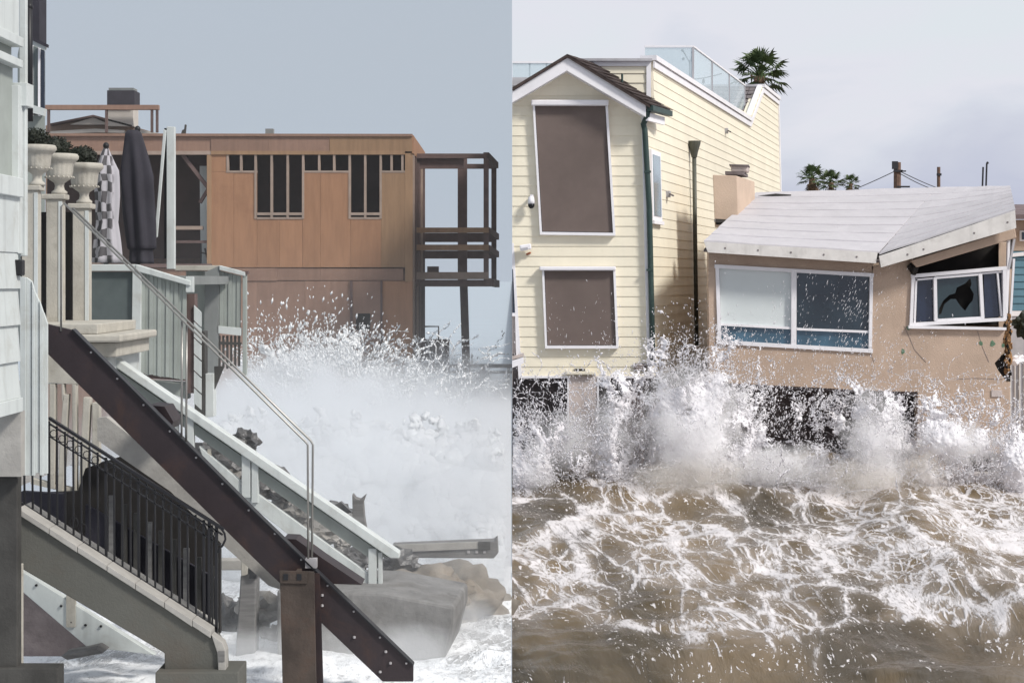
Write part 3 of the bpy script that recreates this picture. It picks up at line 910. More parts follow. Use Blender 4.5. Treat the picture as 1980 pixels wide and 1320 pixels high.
# string lights and a little mast on the terrace
sl = MB()
a, b = Vector((2.9, 39.6, CZ + 4.55)), Vector((5.0, 43.2, CZ + 4.9))
pts = [a.lerp(b, i / 12) + Vector((0, 0, -0.16 * math.sin(math.pi * i / 12))) for i in range(13)]
st = thing('string_lights', 'thin string of small lamps hung across the glass roof terrace', 'string lights', a)
obj('cable', sl.tube(pts, 0.012, 5), M['wire'], st)
for i in (3, 5, 7, 9):
    obj('bulb', MB().lathe(pts[i] + Vector((0, 0, -0.14)), [(0.01, 0), (0.035, 0.03), (0.03, 0.08), (0.015, 0.13)], 8), M['blackplastic'], st)
wv = thing('wind_ornament', 'small dark twisted ornament on the roof terrace behind the glass corner', 'ornament', (3.80, 39.3, CZ + 3.8))
obj('mast', MB().tube([(3.86, 39.3, CZ + 3.7), (3.86, 39.3, CZ + 4.75)], 0.012, 6), M['wire'], wv)
obj('arm', MB().tube([(3.70, 39.3, CZ + 4.98), (3.86, 39.3, CZ + 4.7), (3.95, 39.3, CZ + 4.95)], 0.014, 6), M['wire'], wv)
for (x, z) in ((3.70, 4.96), (3.92, 4.92), (3.72, 4.78), (3.92, 4.74)):
    obj('ball', MB().blob((x, 39.3, CZ + z), (0.03, 0.03, 0.03), 1, 0.05, 2), M['wire'], wv, smooth=True)

# corner of the next balcony, cut by the edge of the scene
nb = thing('neighbour_balcony', 'sliver of white balcony with navy glass left of the yellow house', 'balcony', (0.05, 31.2, 1.9))
obj('pane', MB().fp([(990.4, 520), (992.2, 520), (996, 605), (990.4, 605)], 31.3, 0.05), M['glassnavy'], nb)
obj('rail', MB().rect(990.4, 605, 1000, 611, 31.2, 0.1), M['white'], nb)
obj('post', MB().fp([(996, 611), (999.5, 611), (1002.5, 690), (998, 690)], 31.2, 0.1), M['white'], nb)
obj('infill_panel', MB().rect(990.4, 612, 997, 684, 31.28, 0.05), M['pier'], nb)
obj('deck_edge', MB().fp([(990.4, 697), (1012, 690), (1013, 702), (990.4, 711)], 31.0, 0.5), M['white'], nb)
obj('deck_board', MB().fp([(990.4, 690), (1013, 684), (1013, 689), (990.4, 695)], 31.0, 0.5), M['pier'], nb)


# ------------------------------------------------------------------ RIGHT: collapsed tan house
def tan_house():
    h = thing('tan_house', 'tan stucco beach house with sagging grey roof and broken corner window', 'house', (5.5, 31.8, 0))
    Y = 31.8
    wl = MB()
    for poly in ([(1370, 486), (1690, 506), (1686, 531), (1370, 513)],
                 [(1370, 513), (1385, 513.8), (1390, 664), (1371, 663)],
                 [(1371, 663), (1685, 680), (1685, 755), (1371, 738)],
                 [(1686, 515), (1763, 503), (1760, 632), (1685.2, 632)], [(1685.2, 632), (1760, 632), (1760, 757), (1685.2, 755)],
                 [(1371, 738), (1389, 739), (1389, 960), (1372, 960)],
                 [(1760.2, 633), (1944, 638), (1940, 652), (1936, 664), (1941, 676), (1934, 690), (1923, 702), (1930, 716), (1943, 733), (1951, 745), (1951, 757), (1760.2, 757)],
                 [(1775, 757.2), (1951, 757.2), (1952, 960), (1776, 960)]):
        wl.fp(poly, Y, 0.28)
    obj('wall', wl, M['plaster'], h)
    # relief: cracks and chipped green paint
    for pts in ([(1748, 630), (1762, 660), (1768, 676), (1790, 700)], [(1890, 640), (1900, 672), (1912, 700)], [(1850, 733), (1885, 731), (1938, 733)], [(1684, 680), (1689, 700)]):
        mb = MB()
        for (xa, ya), (xb, yb) in zip(pts[:-1], pts[1:]):
            mb.pbar(xa, ya, xb, yb, 0.8, Y - 0.004, 0.02)
        obj('crack', mb, M['under'], h)
    for (x, y, r) in ((1757, 634, 6), (1746, 680, 6), (1897, 664, 5), (1920, 665, 7), (1940, 668, 4)):
        k = 7
        obj('chipped_paint', MB().fp([(x + r * random.uniform(0.5, 1) * math.cos(q * 6.28 / k), y + r * random.uniform(0.5, 1.2) * math.sin(q * 6.28 / k)) for q in range(k)], Y - 0.005, 0.02), M['crackgreen'], h)
    obj('wall_plate', MB().rect(1917, 754, 1938, 767, Y - 0.02, 0.04), M['pier'], h, bevel=0.004)
    # torn corner
    obj('hole_shade', MB().fp([(1922, 703), (1936, 690), (1953, 680), (1954, 738), (1945, 735), (1931, 718)], Y + 0.12, 0.2), M['dark'], h)  # near-black sheet painted as the shade inside the hole
    tm = MB()
    for i in range(12):
        y = 612 + i * 9.5
        x = 1950 + random.uniform(-5, 6)
        tm.blob(P(x, y, Y + 0.05), (random.uniform(0.025, 0.06), 0.06, random.uniform(0.04, 0.09)), i, 0.8, 2, 2.0)
    obj('torn_timber', tm, M['timberraw'], h)
    gp = MB()
    for i in range(9):
        gp.blob(P(1948 + random.uniform(-6, 6), 617 + i * 13, Y + 0.02), (0.022, 0.04, 0.045), 40 + i, 0.8, 2)
    obj('dark_torn_edge', gp, M['dark'], h)  # near-black lumps, dark of the torn hole put into colour

    # big window: white frame, four lights, blind in the first
    wn = obj('window', MB().fp([(1383, 512), (1688, 529.5), (1686, 681), (1388, 664)], Y + 0.10, 0.03), M['under'], h)
    fr = MB()
    Yw = Y - 0.035
    fr.pbar(1382, 514.5, 1690, 532, 7, Yw, 0.14).pbar(1386, 661, 1688, 678.5, 7.5, Yw, 0.14)
    fr.pbar(1387, 517, 1391.5, 661, 7, Yw + 0.003, 0.13).pbar(1685.5, 532, 1683, 676, 6, Yw + 0.003, 0.13)
    fr.pbar(1535.5, 524, 1535, 669, 10, Yw + 0.004, 0.12)
    fr.pbar(1391, 627, 1532, 634.5, 4.5, Yw + 0.03, 0.09).pbar(1541, 636, 1682, 641.5, 4.5, Yw + 0.03, 0.09)
    obj('frame', fr, M['white'], wn)
    obj('blind', MB().fp([(1391, 517), (1530, 525), (1530, 632), (1394, 626)], Y + 0.05, 0.02), M['blind'], wn)
    obj('pane', MB().fp([(1394, 629), (1530, 636), (1530, 668), (1394, 661)], Y + 0.05, 0.02), M['glassblue'], wn)
    obj('pane', MB().fp([(1541, 526), (1683, 533), (1681, 640), (1541, 635)], Y + 0.05, 0.02), M['glassdark'], wn)
    obj('pane', MB().fp([(1541, 638), (1681, 643), (1681, 677), (1541, 670)], Y + 0.05, 0.02), M['glassblue'], wn)

    # broken corner window under the sagging eave
    wn = obj('window', MB().fp([(1765, 527), (1952, 512), (1950, 628), (1761, 630)], Y + 0.30, 0.03), M['dark'], h, label='broken corner window hanging askew')  # near-black backing sheet, shade of the room painted behind the frame
    fr = MB()
    fr.pbar(1762, 534, 1947, 518, 7, Y - 0.05, 0.16).pbar(1759, 627.5, 1945, 617, 6.5, Y - 0.05, 0.16)
    fr.pbar(1766, 533, 1762, 629, 6, Y - 0.047, 0.15).pbar(1943, 520, 1943.5, 618, 7, Y - 0.047, 0.15)
    obj('frame', fr, M['white'], wn)
    sa = MB()
    sa.pbar(1772, 538, 1769, 624, 3.5, Y - 0.01, 0.08).pbar(1766, 541.5, 1940, 525, 3.5, Y - 0.01, 0.08)
    sa.pbar(1808.5, 536, 1810, 620, 6, Y - 0.03, 0.08).pbar(1896, 529, 1900.5, 615, 6.5, Y - 0.03, 0.08)
    sa.pbar(1808, 537, 1898, 529.5, 5, Y - 0.025, 0.08).pbar(1808, 619.5, 1903, 614, 5, Y - 0.025, 0.08)
    sa.pbar(1929, 526, 1937, 612, 3, Y - 0.012, 0.06)
    obj('sash', sa, M['white'], wn)
    obj('pane', MB().fp([(1773, 541), (1805, 538), (1806, 620), (1772, 622)], Y + 0.06, 0.015), M['glassnavy'], wn)
    obj('pane', MB().fp([(1902, 531), (1938, 527), (1940, 612), (1904, 614)], Y + 0.06, 0.015), M['glassnavy'], wn)
    # middle pane with a ragged hole
    bm = bmesh.new()
    outer = [(1811, 539), (1895, 532), (1898, 613), (1813, 618)]
    hole = [(1866, 548), (1876, 538), (1879, 549), (1876, 556), (1883, 568), (1881, 580), (1873, 590), (1866, 601), (1856, 590), (1848, 578), (1838, 578), (1826, 588), (1820, 606), (1815, 609), (1816, 596), (1824, 581), (1836, 570), (1847, 567), (1850, 556), (1858, 552)]
    ed = []
    for loop in (outer, hole):
        vs = [bm.verts.new(P(x, y, Y + 0.06)) for x, y in loop]
        ed += [bm.edges.new((vs[i], vs[(i + 1) % len(vs)])) for i in range(len(vs))]
    bmesh.ops.triangle_fill(bm, edges=ed, use_beauty=True)
    bm.verts.index_update()
    mb = MB()
    mb.v = [v.co.copy() for v in bm.verts]
    mb.f = [tuple(v.index for v in f.verts) for f in bm.faces]
    bm.free()
    pn = obj('pane', mb, M['glassteal'], wn, label='window pane with a ragged hole broken through it')
    sd = pn.modifiers.new('thickness', 'SOLIDIFY')
    sd.thickness = 0.012
    obj('sill', MB().fp([(1757, 629), (1946, 633), (1946, 638), (1757, 635)], Y - 0.08, 0.2), M['white'], wn, label='dropped white sill torn away from its window')
    # sagging eave over it
    obj('sagging_soffit', MB().fp([(1762, 503), (1963, 441), (1966, 460), (1773, 517)], Y - 0.22, 0.4), M['plaster'], h, bevel=0.02)
    obj('torn_edge', MB().blob(P(1765, 517, Y - 0.05), (0.07, 0.1, 0.11), 5, 0.6, 2).blob(P(1768, 524, Y), (0.05, 0.08, 0.06), 6, 0.6, 2), M['dark'], h)
    obj('gap_shade', MB().fp([(1766, 515), (1960, 462), (1955, 520), (1765, 532)], Y + 0.45, 0.05), M['dark'], h)  # dark sheet stands in for the shade of the void under the eave
    for (xa, ya, xb, yb, wd, mm) in ((1951, 462, 1948, 628, 5, 'white'), (1962, 462, 1951, 520, 4, 'greymetal'), (1961, 500, 1953, 635, 4, 'white'), (1955, 520, 1951, 620, 5, 'tanside')):
        obj('splintered_board', MB().pbar(xa, ya, xb, yb, wd, Y - 0.04 + 0.01 * wd, 0.08), M[mm], h)

    # roof: deck and overlapping courses, left half sagging into right half
    Ya, Yb = 31.45, 37.2
    A0, B0 = P(1361, 466, Ya), P(1699, 487, Ya)
    A1, B1 = P(1462, 372, Yb), P(1812, 362, Yb)
    C0, C1 = P(1963, 405, Ya), P(1953, 359, Yb)
    n = 8
    for (p0, q0, p1, q1) in ((A0, B0, A1, B1), (B0 + Vector((0.01, 0, -0.03)), C0, B1, C1)):
        dk = MB().prism([p0 + Vector((0, 0.02, -0.14)), q0 + Vector((0, 0.02, -0.14)), q1 + Vector((0, 0, -0.14)), p1 + Vector((0, 0, -0.14))], (0, 0, -0.05))
        rd = obj('roof', dk, M['under'], h)
        m_ = 10
        for i in range(n):
            a, b = i / n, min(1.0, (i + 1.04) / n)
            e = Vector((0, -0.008, 0.012))

            def sag(u, s_):
                # gentle hollow in the middle of the slope
                return Vector((0, 0, -0.03 * math.sin(math.pi * s_) * math.sin(math.pi * min(1, u * 1.0)) + 0.012 * mnoise.noise(Vector((u * 5, s_ * 4, i)))))
            mb = MB()
            o_ = 0
            for j in range(m_ + 1):
                u = j / m_
                lo = p0.lerp(q0, u).lerp(p1.lerp(q1, u), a) + sag(u, a) + e
                hi = p0.lerp(q0, u).lerp(p1.lerp(q1, u), b) + sag(u, b)
                th = Vector((0, 0, -0.03))
                mb.v += [lo, hi, hi + th, lo + th]
            for j in range(m_):
                k0, k1 = j * 4, j * 4 + 4
                for c_ in range(4):
                    d_ = (c_ + 1) % 4
                    mb.f.append((k0 + c_, k1 + c_, k1 + d_, k0 + d_))
            mb.f += [(0, 1, 2, 3), tuple(m_ * 4 + c_ for c_ in (3, 2, 1, 0))]
            obj('roof_panel', mb, M['roofing'], rd)
    obj('roof_flap', MB().prism([P(1466, 383, 36.6), P(1500, 379, 36.7), P(1530, 381, 36.6), P(1490, 385, 36.5)], (0, 0.02, 0.05)), M['dark'], h)
    obj('roof_flap', MB().prism([P(1383, 427, 34.0), P(1440, 431, 33.9), P(1428, 436, 33.7), P(1384, 434, 33.7)], (0, -0.02, 0.04)), M['dark'], h)
    fl = obj('fascia', MB().fp([(1361, 467), (1697, 488), (1694, 509), (1369, 488)], Ya - 0.06, 0.05), M['fascia'], h)
    fr_ = obj('fascia', MB().fp([(1700, 495), (1963, 407), (1965, 441), (1704, 517)], Ya - 0.10, 0.05), M['fascia'], h)
    for k in range(5):
        u = (k + 0.5) / 5
        obj('nail', MB().rect(1369 + 318 * u, 476 + 21 * u, 1372 + 318 * u, 479 + 21 * u, Ya - 0.068, 0.02), M['under'], fl)
    for u in (0.2, 0.32, 0.7, 0.95):
        obj('nail', MB().rect(1702 + 258 * u, 507 - 83 * u, 1705 + 258 * u, 510 - 83 * u, Ya - 0.108, 0.02), M['under'], fr_)
    obj('soffit', MB().fp([(1372, 482), (1692, 502), (1692, 506), (1372, 486)], Ya, 0.36), M['under'], h)
    # chimney
    c0, c1 = P(1378, 338, 34.3), P(1425, 340, 34.3)
    dz = (0.62, 2.2, 0)
    ch = obj('chimney', MB().prism([c0, c1, P(1428, 440, 34.3), P(1382, 440, 34.3)], (0.60, 2.0, 0)), M['tanside'], h, bevel=0.015)
    obj('chimney_cap', MB().prism([P(1402, 331, 34.7), P(1438, 332, 34.7), P(1438, 338, 34.7), P(1402, 338, 34.7)], (0.2, 0.9, 0)), M['under'], ch)
    obj('chimney_pot', MB().prism([P(1412, 320, 34.8), P(1446, 321, 34.8), P(1445, 332, 34.8), P(1414, 332, 34.8)], (0.1, 0.5, 0)), M['pier'], ch, bevel=0.02)
    obj('pot_lid', MB().prism([P(1410, 317.5, 34.75), P(1448, 318.5, 34.75), P(1448, 321, 34.75), P(1410, 320, 34.75)], (0.1, 0.6, 0)), M['under'], ch)
    obj('flashing', MB().prism([P(1380, 424, 34.28), P(1430, 425, 34.28), P(1430, 429, 34.28), P(1381, 430, 34.28)], (0.02, -0.03, 0)), M['greymetal'], ch)
    # enclosing walls, floor and the dark garage behind the opening
    D = Vector((SK, 1, 0))
    for (x0, x1, y_, yb_) in ((1371, 1951, 480, 960),):
        p = P(1371, 500, Y + 0.28)
        q = P(1371, 960, Y + 0.28)
        obj('side_wall', MB().prism([p, q, q + D * 7, p + D * 7 + Vector((0, 0, 1.0))], (0.2, 0, 0)), M['tanside'], h)
        p = P(1953, 470, Y + 0.28)
        q = P(1953, 960, Y + 0.28)
        obj('side_wall', MB().prism([p, q, q + D * 7, p + D * 7 + Vector((0, 0, 1.0))], (-0.2, 0, 0)), M['tanside'], h)
    xl, xr = P(1371, 500, Y).x + 1.6, P(1953, 500, Y).x + 1.8
    obj('back_wall', MB().box(xl, xr, Y + 6.6, Y + 6.8, -0.2, 4.6), M['tanside'], h)
    obj('floor', MB().prism([P(1380, 700, Y + 0.3), P(1945, 728, Y + 0.3), P(1945, 728, Y + 0.3) + D * 6, P(1380, 700, Y + 0.3) + D * 6], (0, 0, -0.14)), M['under'], h)
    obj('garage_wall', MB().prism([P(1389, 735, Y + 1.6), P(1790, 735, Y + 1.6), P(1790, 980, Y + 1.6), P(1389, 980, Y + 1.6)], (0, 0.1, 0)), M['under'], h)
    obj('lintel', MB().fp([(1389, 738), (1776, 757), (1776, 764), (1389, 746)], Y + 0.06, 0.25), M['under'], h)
    obj('opening_shade', MB().rect(1868, 876, 1930, 956, Y - 0.012, 0.1), M['dark'], h)  # near-black sheet on the solid wall, darkness of an opening put into colour
    obj('garage_frame', MB().rect(1448, 752, 1454, 900, Y + 0.8, 0.1), M['concdark'], h)
    obj('garage_frame', MB().rect(1620, 760, 1626, 920, Y + 0.8, 0.1), M['concdark'], h)


tan_house()

# house at the right edge
bh = thing('blue_house', 'blue clapboard house with brown roof showing at the right edge', 'house', (11.0, 38, 0.3))
YB = 38.0
obj('wall', MB().rect(1955, 486, 2080, 905, YB + 0.05, 4.0), M['teal'], bh)
for k in range(8):
    yb, yt = 600 - 14 * k, 586 - 14 * k
    pts = [P(1956, yt, YB + 0.02), P(2080, yt, YB + 0.02), P(2080, yb, YB), P(1956, yb, YB)]
    obj('clapboard', MB().prism(pts, (0, 0.04, 0)), M['teal'], bh)
obj('gable_wall', MB().fp([(1955, 425), (2080, 425), (2080, 485), (1955, 485)], YB + 0.1, 4.0), M['tanside'], bh)
obj('roof', MB().prism([P(1955, 424, YB - 0.3), P(2090, 424, YB - 0.3), P(2090, 404, YB + 2), P(1955, 404, YB + 2)], (0, 0, 0.1)), M['brownroof'], bh)
wq = obj('window', MB().rect(1972, 446, 2000, 466, YB + 0.02, 0.1), M['white'], bh)
obj('pane', MB().rect(1976, 449, 1997, 463, YB + 0.005, 0.05), M['glassdark'], wq)
obj('trim_band', MB().fp([(1955, 490), (2080, 476), (2080, 484), (1955, 497)], YB - 0.04, 0.1), M['white'], bh)
obj('trim_band', MB().rect(1955, 601, 2080, 611, YB - 0.04, 0.1), M['white'], bh)
obj('base_panel', MB().rect(1955, 611, 2080, 905, YB - 0.02, 0.06), M['greymetal'], bh)
mp_ = thing('metal_sheet_fence', 'grey corrugated metal fence right of the torn house corner', 'fence', (8.7, 32.9, 0))
for i in range(6):
    x = 1954 + i * 9
    obj('metal_sheet', MB().fp([(x, 690 + (i % 2) * 5), (x + 9, 688 + (i % 2) * 5), (x + 9, 940), (x, 940)], 32.9 + 0.03 * (i % 2), 0.03), M['greymetal'], mp_)
    obj('seam', MB().rect(x - 0.9, 690, x + 0.9, 940, 32.87, 0.05), M['fascia'], mp_)
rb = tag(obj('white_rubble', MB().blob(P(1970, 694, 32.5), (0.10, 0.08, 0.07), 3, 0.5, 2).blob(P(1962, 700, 32.4), (0.08, 0.08, 0.05), 9, 0.5, 2), M['white']), 'small heap of white rubble lying beside the torn house corner', 'rubble')
bs = tag(obj('shrub', MB().blob(P(1979, 628, 33.5), (0.16, 0.14, 0.16), 13, 0.8, 3, 2.0), M['leaf']), 'small dark green shrub at the right edge below the blue house', 'shrub')


# ------------------------------------------------------------------ palms, poles, wires, antennae
def palm(px, py, Y, R, label, seed, n=34, group=None, ground=0.35, dead=8):
    rnd = random.Random(seed)
    c = P(px, py, Y)
    t = thing('palm_tree', label, 'palm tree', (c.x, c.y, ground), group)
    tr = MB()
    k = 9
    path = [Vector((c.x + 0.12 * math.sin(i * 0.8 + seed), c.y, ground + (c.z - ground) * i / k)) for i in range(k + 1)]
    path[-1] = c.copy()
    tr.tube(path, [R * 0.16 * (1.25 - 0.3 * i / k) for i in range(k + 1)], 9)
    for i in range(10):
        z = c.z - R * 0.75 + R * 0.075 * i
        q = i * 2.4
        tr.bar((c.x, c.y, z), (c.x + math.cos(q) * R * 0.26, c.y + math.sin(q) * R * 0.2, z + R * 0.11), R * 0.09, R * 0.05)
    obj('trunk', tr, M['trunk'], t)
    for i in range(n + dead):
        az = i * 2.39996 + rnd.uniform(-0.2, 0.2)
        u = (i + 0.5) / n
        el = math.radians(82 - 110 * u ** 0.85 + rnd.uniform(-8, 8)) if i < n else math.radians(rnd.uniform(-75, -45))
        d = Vector((math.cos(az) * math.cos(el), math.sin(az) * math.cos(el), math.sin(el)))
        stem = R * rnd.uniform(0.42, 0.58)
        fan = R * rnd.uniform(0.42, 0.56)
        side = d.cross(Vector((0, 0, 1)))
        if side.length < 0.1:
            side = Vector((1, 0, 0))
        side.normalize()
        up = side.cross(d).normalized()
        mb = MB()
        mb.tube([c, c + d * stem * 0.6 + Vector((0, 0, 0.02 * R)), c + d * stem], [0.02 * R, 0.014 * R, 0.010 * R], 4)
        hub = c + d * stem
        nl = 15
        for j in range(nl):
            a = math.radians(-105 + 210 * j / (nl - 1))
            ld = (d * math.cos(a) + side * math.sin(a) + up * 0.10 * math.cos(a * 2)).normalized()
            ln = fan * (0.72 + 0.28 * math.cos(a)) * rnd.uniform(0.88, 1.08)
            wv = (side * math.cos(a) - d * math.sin(a)) * ln * 0.075
            mid = hub + ld * ln * 0.55
            tip = hub + ld * ln + Vector((0, 0, -ln * rnd.uniform(0.10, 0.38)))
            th = up * 0.012 * R
            o = len(mb.v)
            mb.v += [hub, mid + wv + th, mid - wv - th, tip]
            mb.f += [(o, o + 1, o + 2), (o + 1, o + 3, o + 2)]
        obj('frond', mb, M['frond'] if i < n else M['deadfrond'], t)


palm(1468, 148, 90, 1.72, 'large bushy fan palm rising behind the yellow house roof', 3, 30, dead=14)
PG = 'small palms beyond the grey roof'
palm(1570, 345, 110, 1.10, 'leftmost and tallest of three small palms beyond the grey roof', 5, 26, PG, dead=7)
palm(1606, 353, 112, 0.98, 'middle palm of the three beyond the grey roof', 8, 26, PG, dead=5)
palm(1645, 355, 114, 0.78, 'rightmost and smallest palm of the three beyond the grey roof', 12, 22, PG, dead=4)


def pole(px, ytop, Y, r, label, arms):
    c = P(px, ytop, Y)
    t = thing('utility_pole', label, 'utility pole', (c.x, Y, 0.35), 'utility poles beyond the grey roof')
    obj('shaft', MB().tube([(c.x, Y, 0.35), c], [r * 1.15, r], 10), M['polewood'], t)
    for (dx, dz, ln, hh) in arms:
        obj('fitting', MB().bar((c.x + dx - ln / 2, Y - r, c.z + dz), (c.x + dx + ln / 2, Y - r, c.z + dz), 0.10, hh), M['wire'], t)


pole(1735, 314, 70, 0.14, 'thick brown wooden utility pole beyond the grey roof', [(-0.12, -0.12, 0.22, 0.3), (0.0, -0.34, 0.34, 0.08), (0.2, -0.35, 0.2, 0.05), (0.2, -0.95, 0.5, 0.06)])
pole(1815, 323, 95, 0.09, 'thin farther utility pole right of the thick one', [(0, -0.4, 0.24, 0.12)])


def wire(a, b, sag, label):
    pts = [a.lerp(b, i / 14) + Vector((0, 0, -sag * math.sin(math.pi * i / 14))) for i in range(15)]
    tag(obj('overhead_wire', MB().tube(pts, 0.018, 5), M['wire']), label, 'wire', 'overhead wires at the utility poles')


wire(P(1733, 330, 70), P(1560, 386, 105), 0.25, 'overhead wire running left from the thick utility pole to the palms')
wire(P(1737, 330, 70), P(1870, 378, 100), 0.15, 'upper overhead wire sloping right from the thick utility pole')
wire(P(1737, 334, 70), P(1830, 372, 92), 0.12, 'lower overhead wire sloping right from the thick utility pole')
wire(P(1955, 393, 60), P(2060, 436, 60), 0.08, 'overhead wire crossing behind the right end of the grey roof')
for (x, y0, lab) in ((1901, 323, 'shorter bare antenna rod beyond the grey roof'), (1908, 316, 'taller bent antenna rod beyond the grey roof')):
    c = P(x, y0, 60)
    b_ = P(x - 2, 380, 60)
    r_ = MB().tube([(b_.x, 60, 0.35), b_, c], 0.03, 6)
    if x > 1905:
        r_.tube([c, c + Vector((0.05, 0, 0.03))], 0.04, 6)
    tag(obj('antenna', r_, M['wire']), lab, 'antenna', 'antenna rods beyond the grey roof')


# ------------------------------------------------------------------ LEFT: near white house at the edge
def near_house():
    Y = 14.0
    h = thing('white_house', 'white boarded house corner cut by the left edge beside the iron railed stair', 'house', (-3.9, 13.8, 0.3))
    XW = P(37, 500, Y).x                                    # receding wall plane

    def strip(name, ya, yb, proud, m, y0=12.9, y1=14.0, **k):
        za, zb = zr(ya, Y), zr(yb, Y)
        return obj(name, MB().box(XW - 0.15, XW + proud, y0, y1, zb, za), M[m], h, **k)
    strip('wall_panel', -60, 74, 0.0, 'lwhite')
    strip('band_board', 74, 92, 0.035, 'lwhite', bevel=0.004)
    strip('shaded_recess', 92, 117, -0.06, 'picket')  # greyer than its neighbours: recess shadow put into the colour
    strip('band_board', 117, 132, 0.03, 'lwhite', bevel=0.004)
    wp = strip('window', 132, 345, -0.05, 'picket')
    strip('sill', 345, 382, 0.035, 'lwhite', bevel=0.006)
    strip('wall_panel', 382, 488, 0.0, 'lwhite')
    for i in range(4):
        a = 488 + i * 70
        pts = [(XW - 0.01, 12.9, zr(a, Y)), (XW + 0.012, 12.9, zr(a + 69.5, Y)), (XW - 0.14, 12.9, zr(a + 69.5, Y)), (XW - 0.14, 12.9, zr(a, Y))]
        obj('clapboard', MB().prism(pts, (0, 1.1, 0)), M['lwhite'], h)
    strip('base_trim', 768, 795, 0.03, 'lwhite', bevel=0.004)
    # corner boards that face the viewer
    cw = Y + 0.002
    obj('corner_post', MB().rect(22, 165, 36, 490, cw - 0.03, 0.12), M['lwhite'], h, bevel=0.004)
    obj('corner_post', MB().rect(37, -20, 50, 495, cw + 0.1, 0.06), M['lwhite'], h, bevel=0.006)
    obj('post_block', MB().rect(22, 160, 52, 205, cw + 0.05, 0.2), M['lwhite'], h, bevel=0.004)
    obj('stucco_base', MB().rect(-40, 795.5, 40, 921, cw - 0.05, 0.12), M['conclight'], h)
    pl = obj('pillar', MB().rect(-40, 922, 34, 1292, cw + 0.1, 0.12), M['concdark'], h, bevel=0.01)
    obj('pillar_foot', MB().rect(-60, 1291, 112, 1340, cw + 0.05, 0.2), M['concdark'], h, bevel=0.01)
    # dark standpipe with its bracket up the corner, flue behind
    Yp = 14.6
    pp = obj('standpipe', MB().tube([P(56, -20, Yp), P(57, 235, Yp)], 0.029, 10), M['iron'], h, smooth=True)
    obj('clamp', MB().rect(42, 28, 56, 41, Yp - 0.03, 0.06), M['iron'], pp)
    obj('valve', MB().blob(P(56, 14, Yp), (0.034, 0.034, 0.04), 2, 0.15, 2), M['iron'], pp, smooth=True)
    return h


near_house()

# scooped white board fence that hangs over the stair head
sf = thing('board_fence', 'white vertical board fence with a scooped top edge beside the stair head', 'fence', (P(66, 900, 14.25).x, 14.25, 1.9))
tops = [(38, 535), (50, 536), (61, 543), (68, 566), (76, 582), (84, 604), (92, 625)]
for i in range(len(tops) - 1):
    (xa, ya), (xb, yb) = tops[i], tops[i + 1]
    low = 918 + random.uniform(-4, 6)
    obj('fence_board', MB().fp([(xa + 0.4, ya), (xb - 0.4, yb), (xb - 0.4, low), (xa + 0.4, low)], 14.25 + 0.012 * (i % 2), 0.03), M['lwhite'], sf, bevel=0.003)
tag(obj('wall_lantern', MB().rect(21, 502, 42, 533, 13.9, 0.1), M['iron'], bevel=0.01), 'small dark box lantern on the white corner above the scooped fence', 'lantern')

# farther white bay window of the next house, with dark flue
nb = thing('bay_window_house', 'narrow white bay with tall windows and dark flue behind the near corner', 'house', (P(66, 235, 19).x, 19.3, 0.3))
Yb = 19.0
obj('wall', MB().prism([P(40, 222, Yb + 0.2), P(87, 222, Yb + 0.2), P(87, 700, Yb + 0.2), P(40, 700, Yb + 0.2)], (-0.45, 1.5, 0)), M['picket'], nb)
obj('bay_wall', MB().prism([P(x, y, Yb + 0.06) for x, y in ((40, 78), (86, 97), (84, 222), (40, 205))], (-0.36, 1.2, 0)), M['picket'], nb)
for (xa, xb, m_) in ((42, 47, 'glassgrey'), (64, 73, 'glassgrey'), (77, 86, 'glassnavy')):
    obj('pane', MB().fp([(xa, 80 + (xa - 40) * 0.4), (xb, 80 + (xb - 40) * 0.4), (xb, 222), (xa, 215)], Yb + 0.03, 0.03), M[m_], nb)
for x in (49, 61, 75):
    obj('mullion', MB().rect(x - 1.6, 75 + (x - 40) * 0.4, x + 1.6, 224, Yb, 0.05), M['white'], nb)
obj('sill', MB().fp([(40, 196), (86, 210), (84, 224), (40, 212)], Yb - 0.06, 0.1), M['lwhite'], nb)
obj('eave', MB().fp([(40, 68), (90, 88), (87, 97), (40, 78)], Yb - 0.08, 0.05), M['lwhite'], nb)
obj('roof_edge', MB().fp([(40, 62), (92, 86), (91, 92), (40, 68)], Yb - 0.12, 0.06), M['umbdark'], nb)
obj('flue', MB().rect(60, -30, 76, 84, Yb + 0.5, 0.3), M['umbdark'], nb)


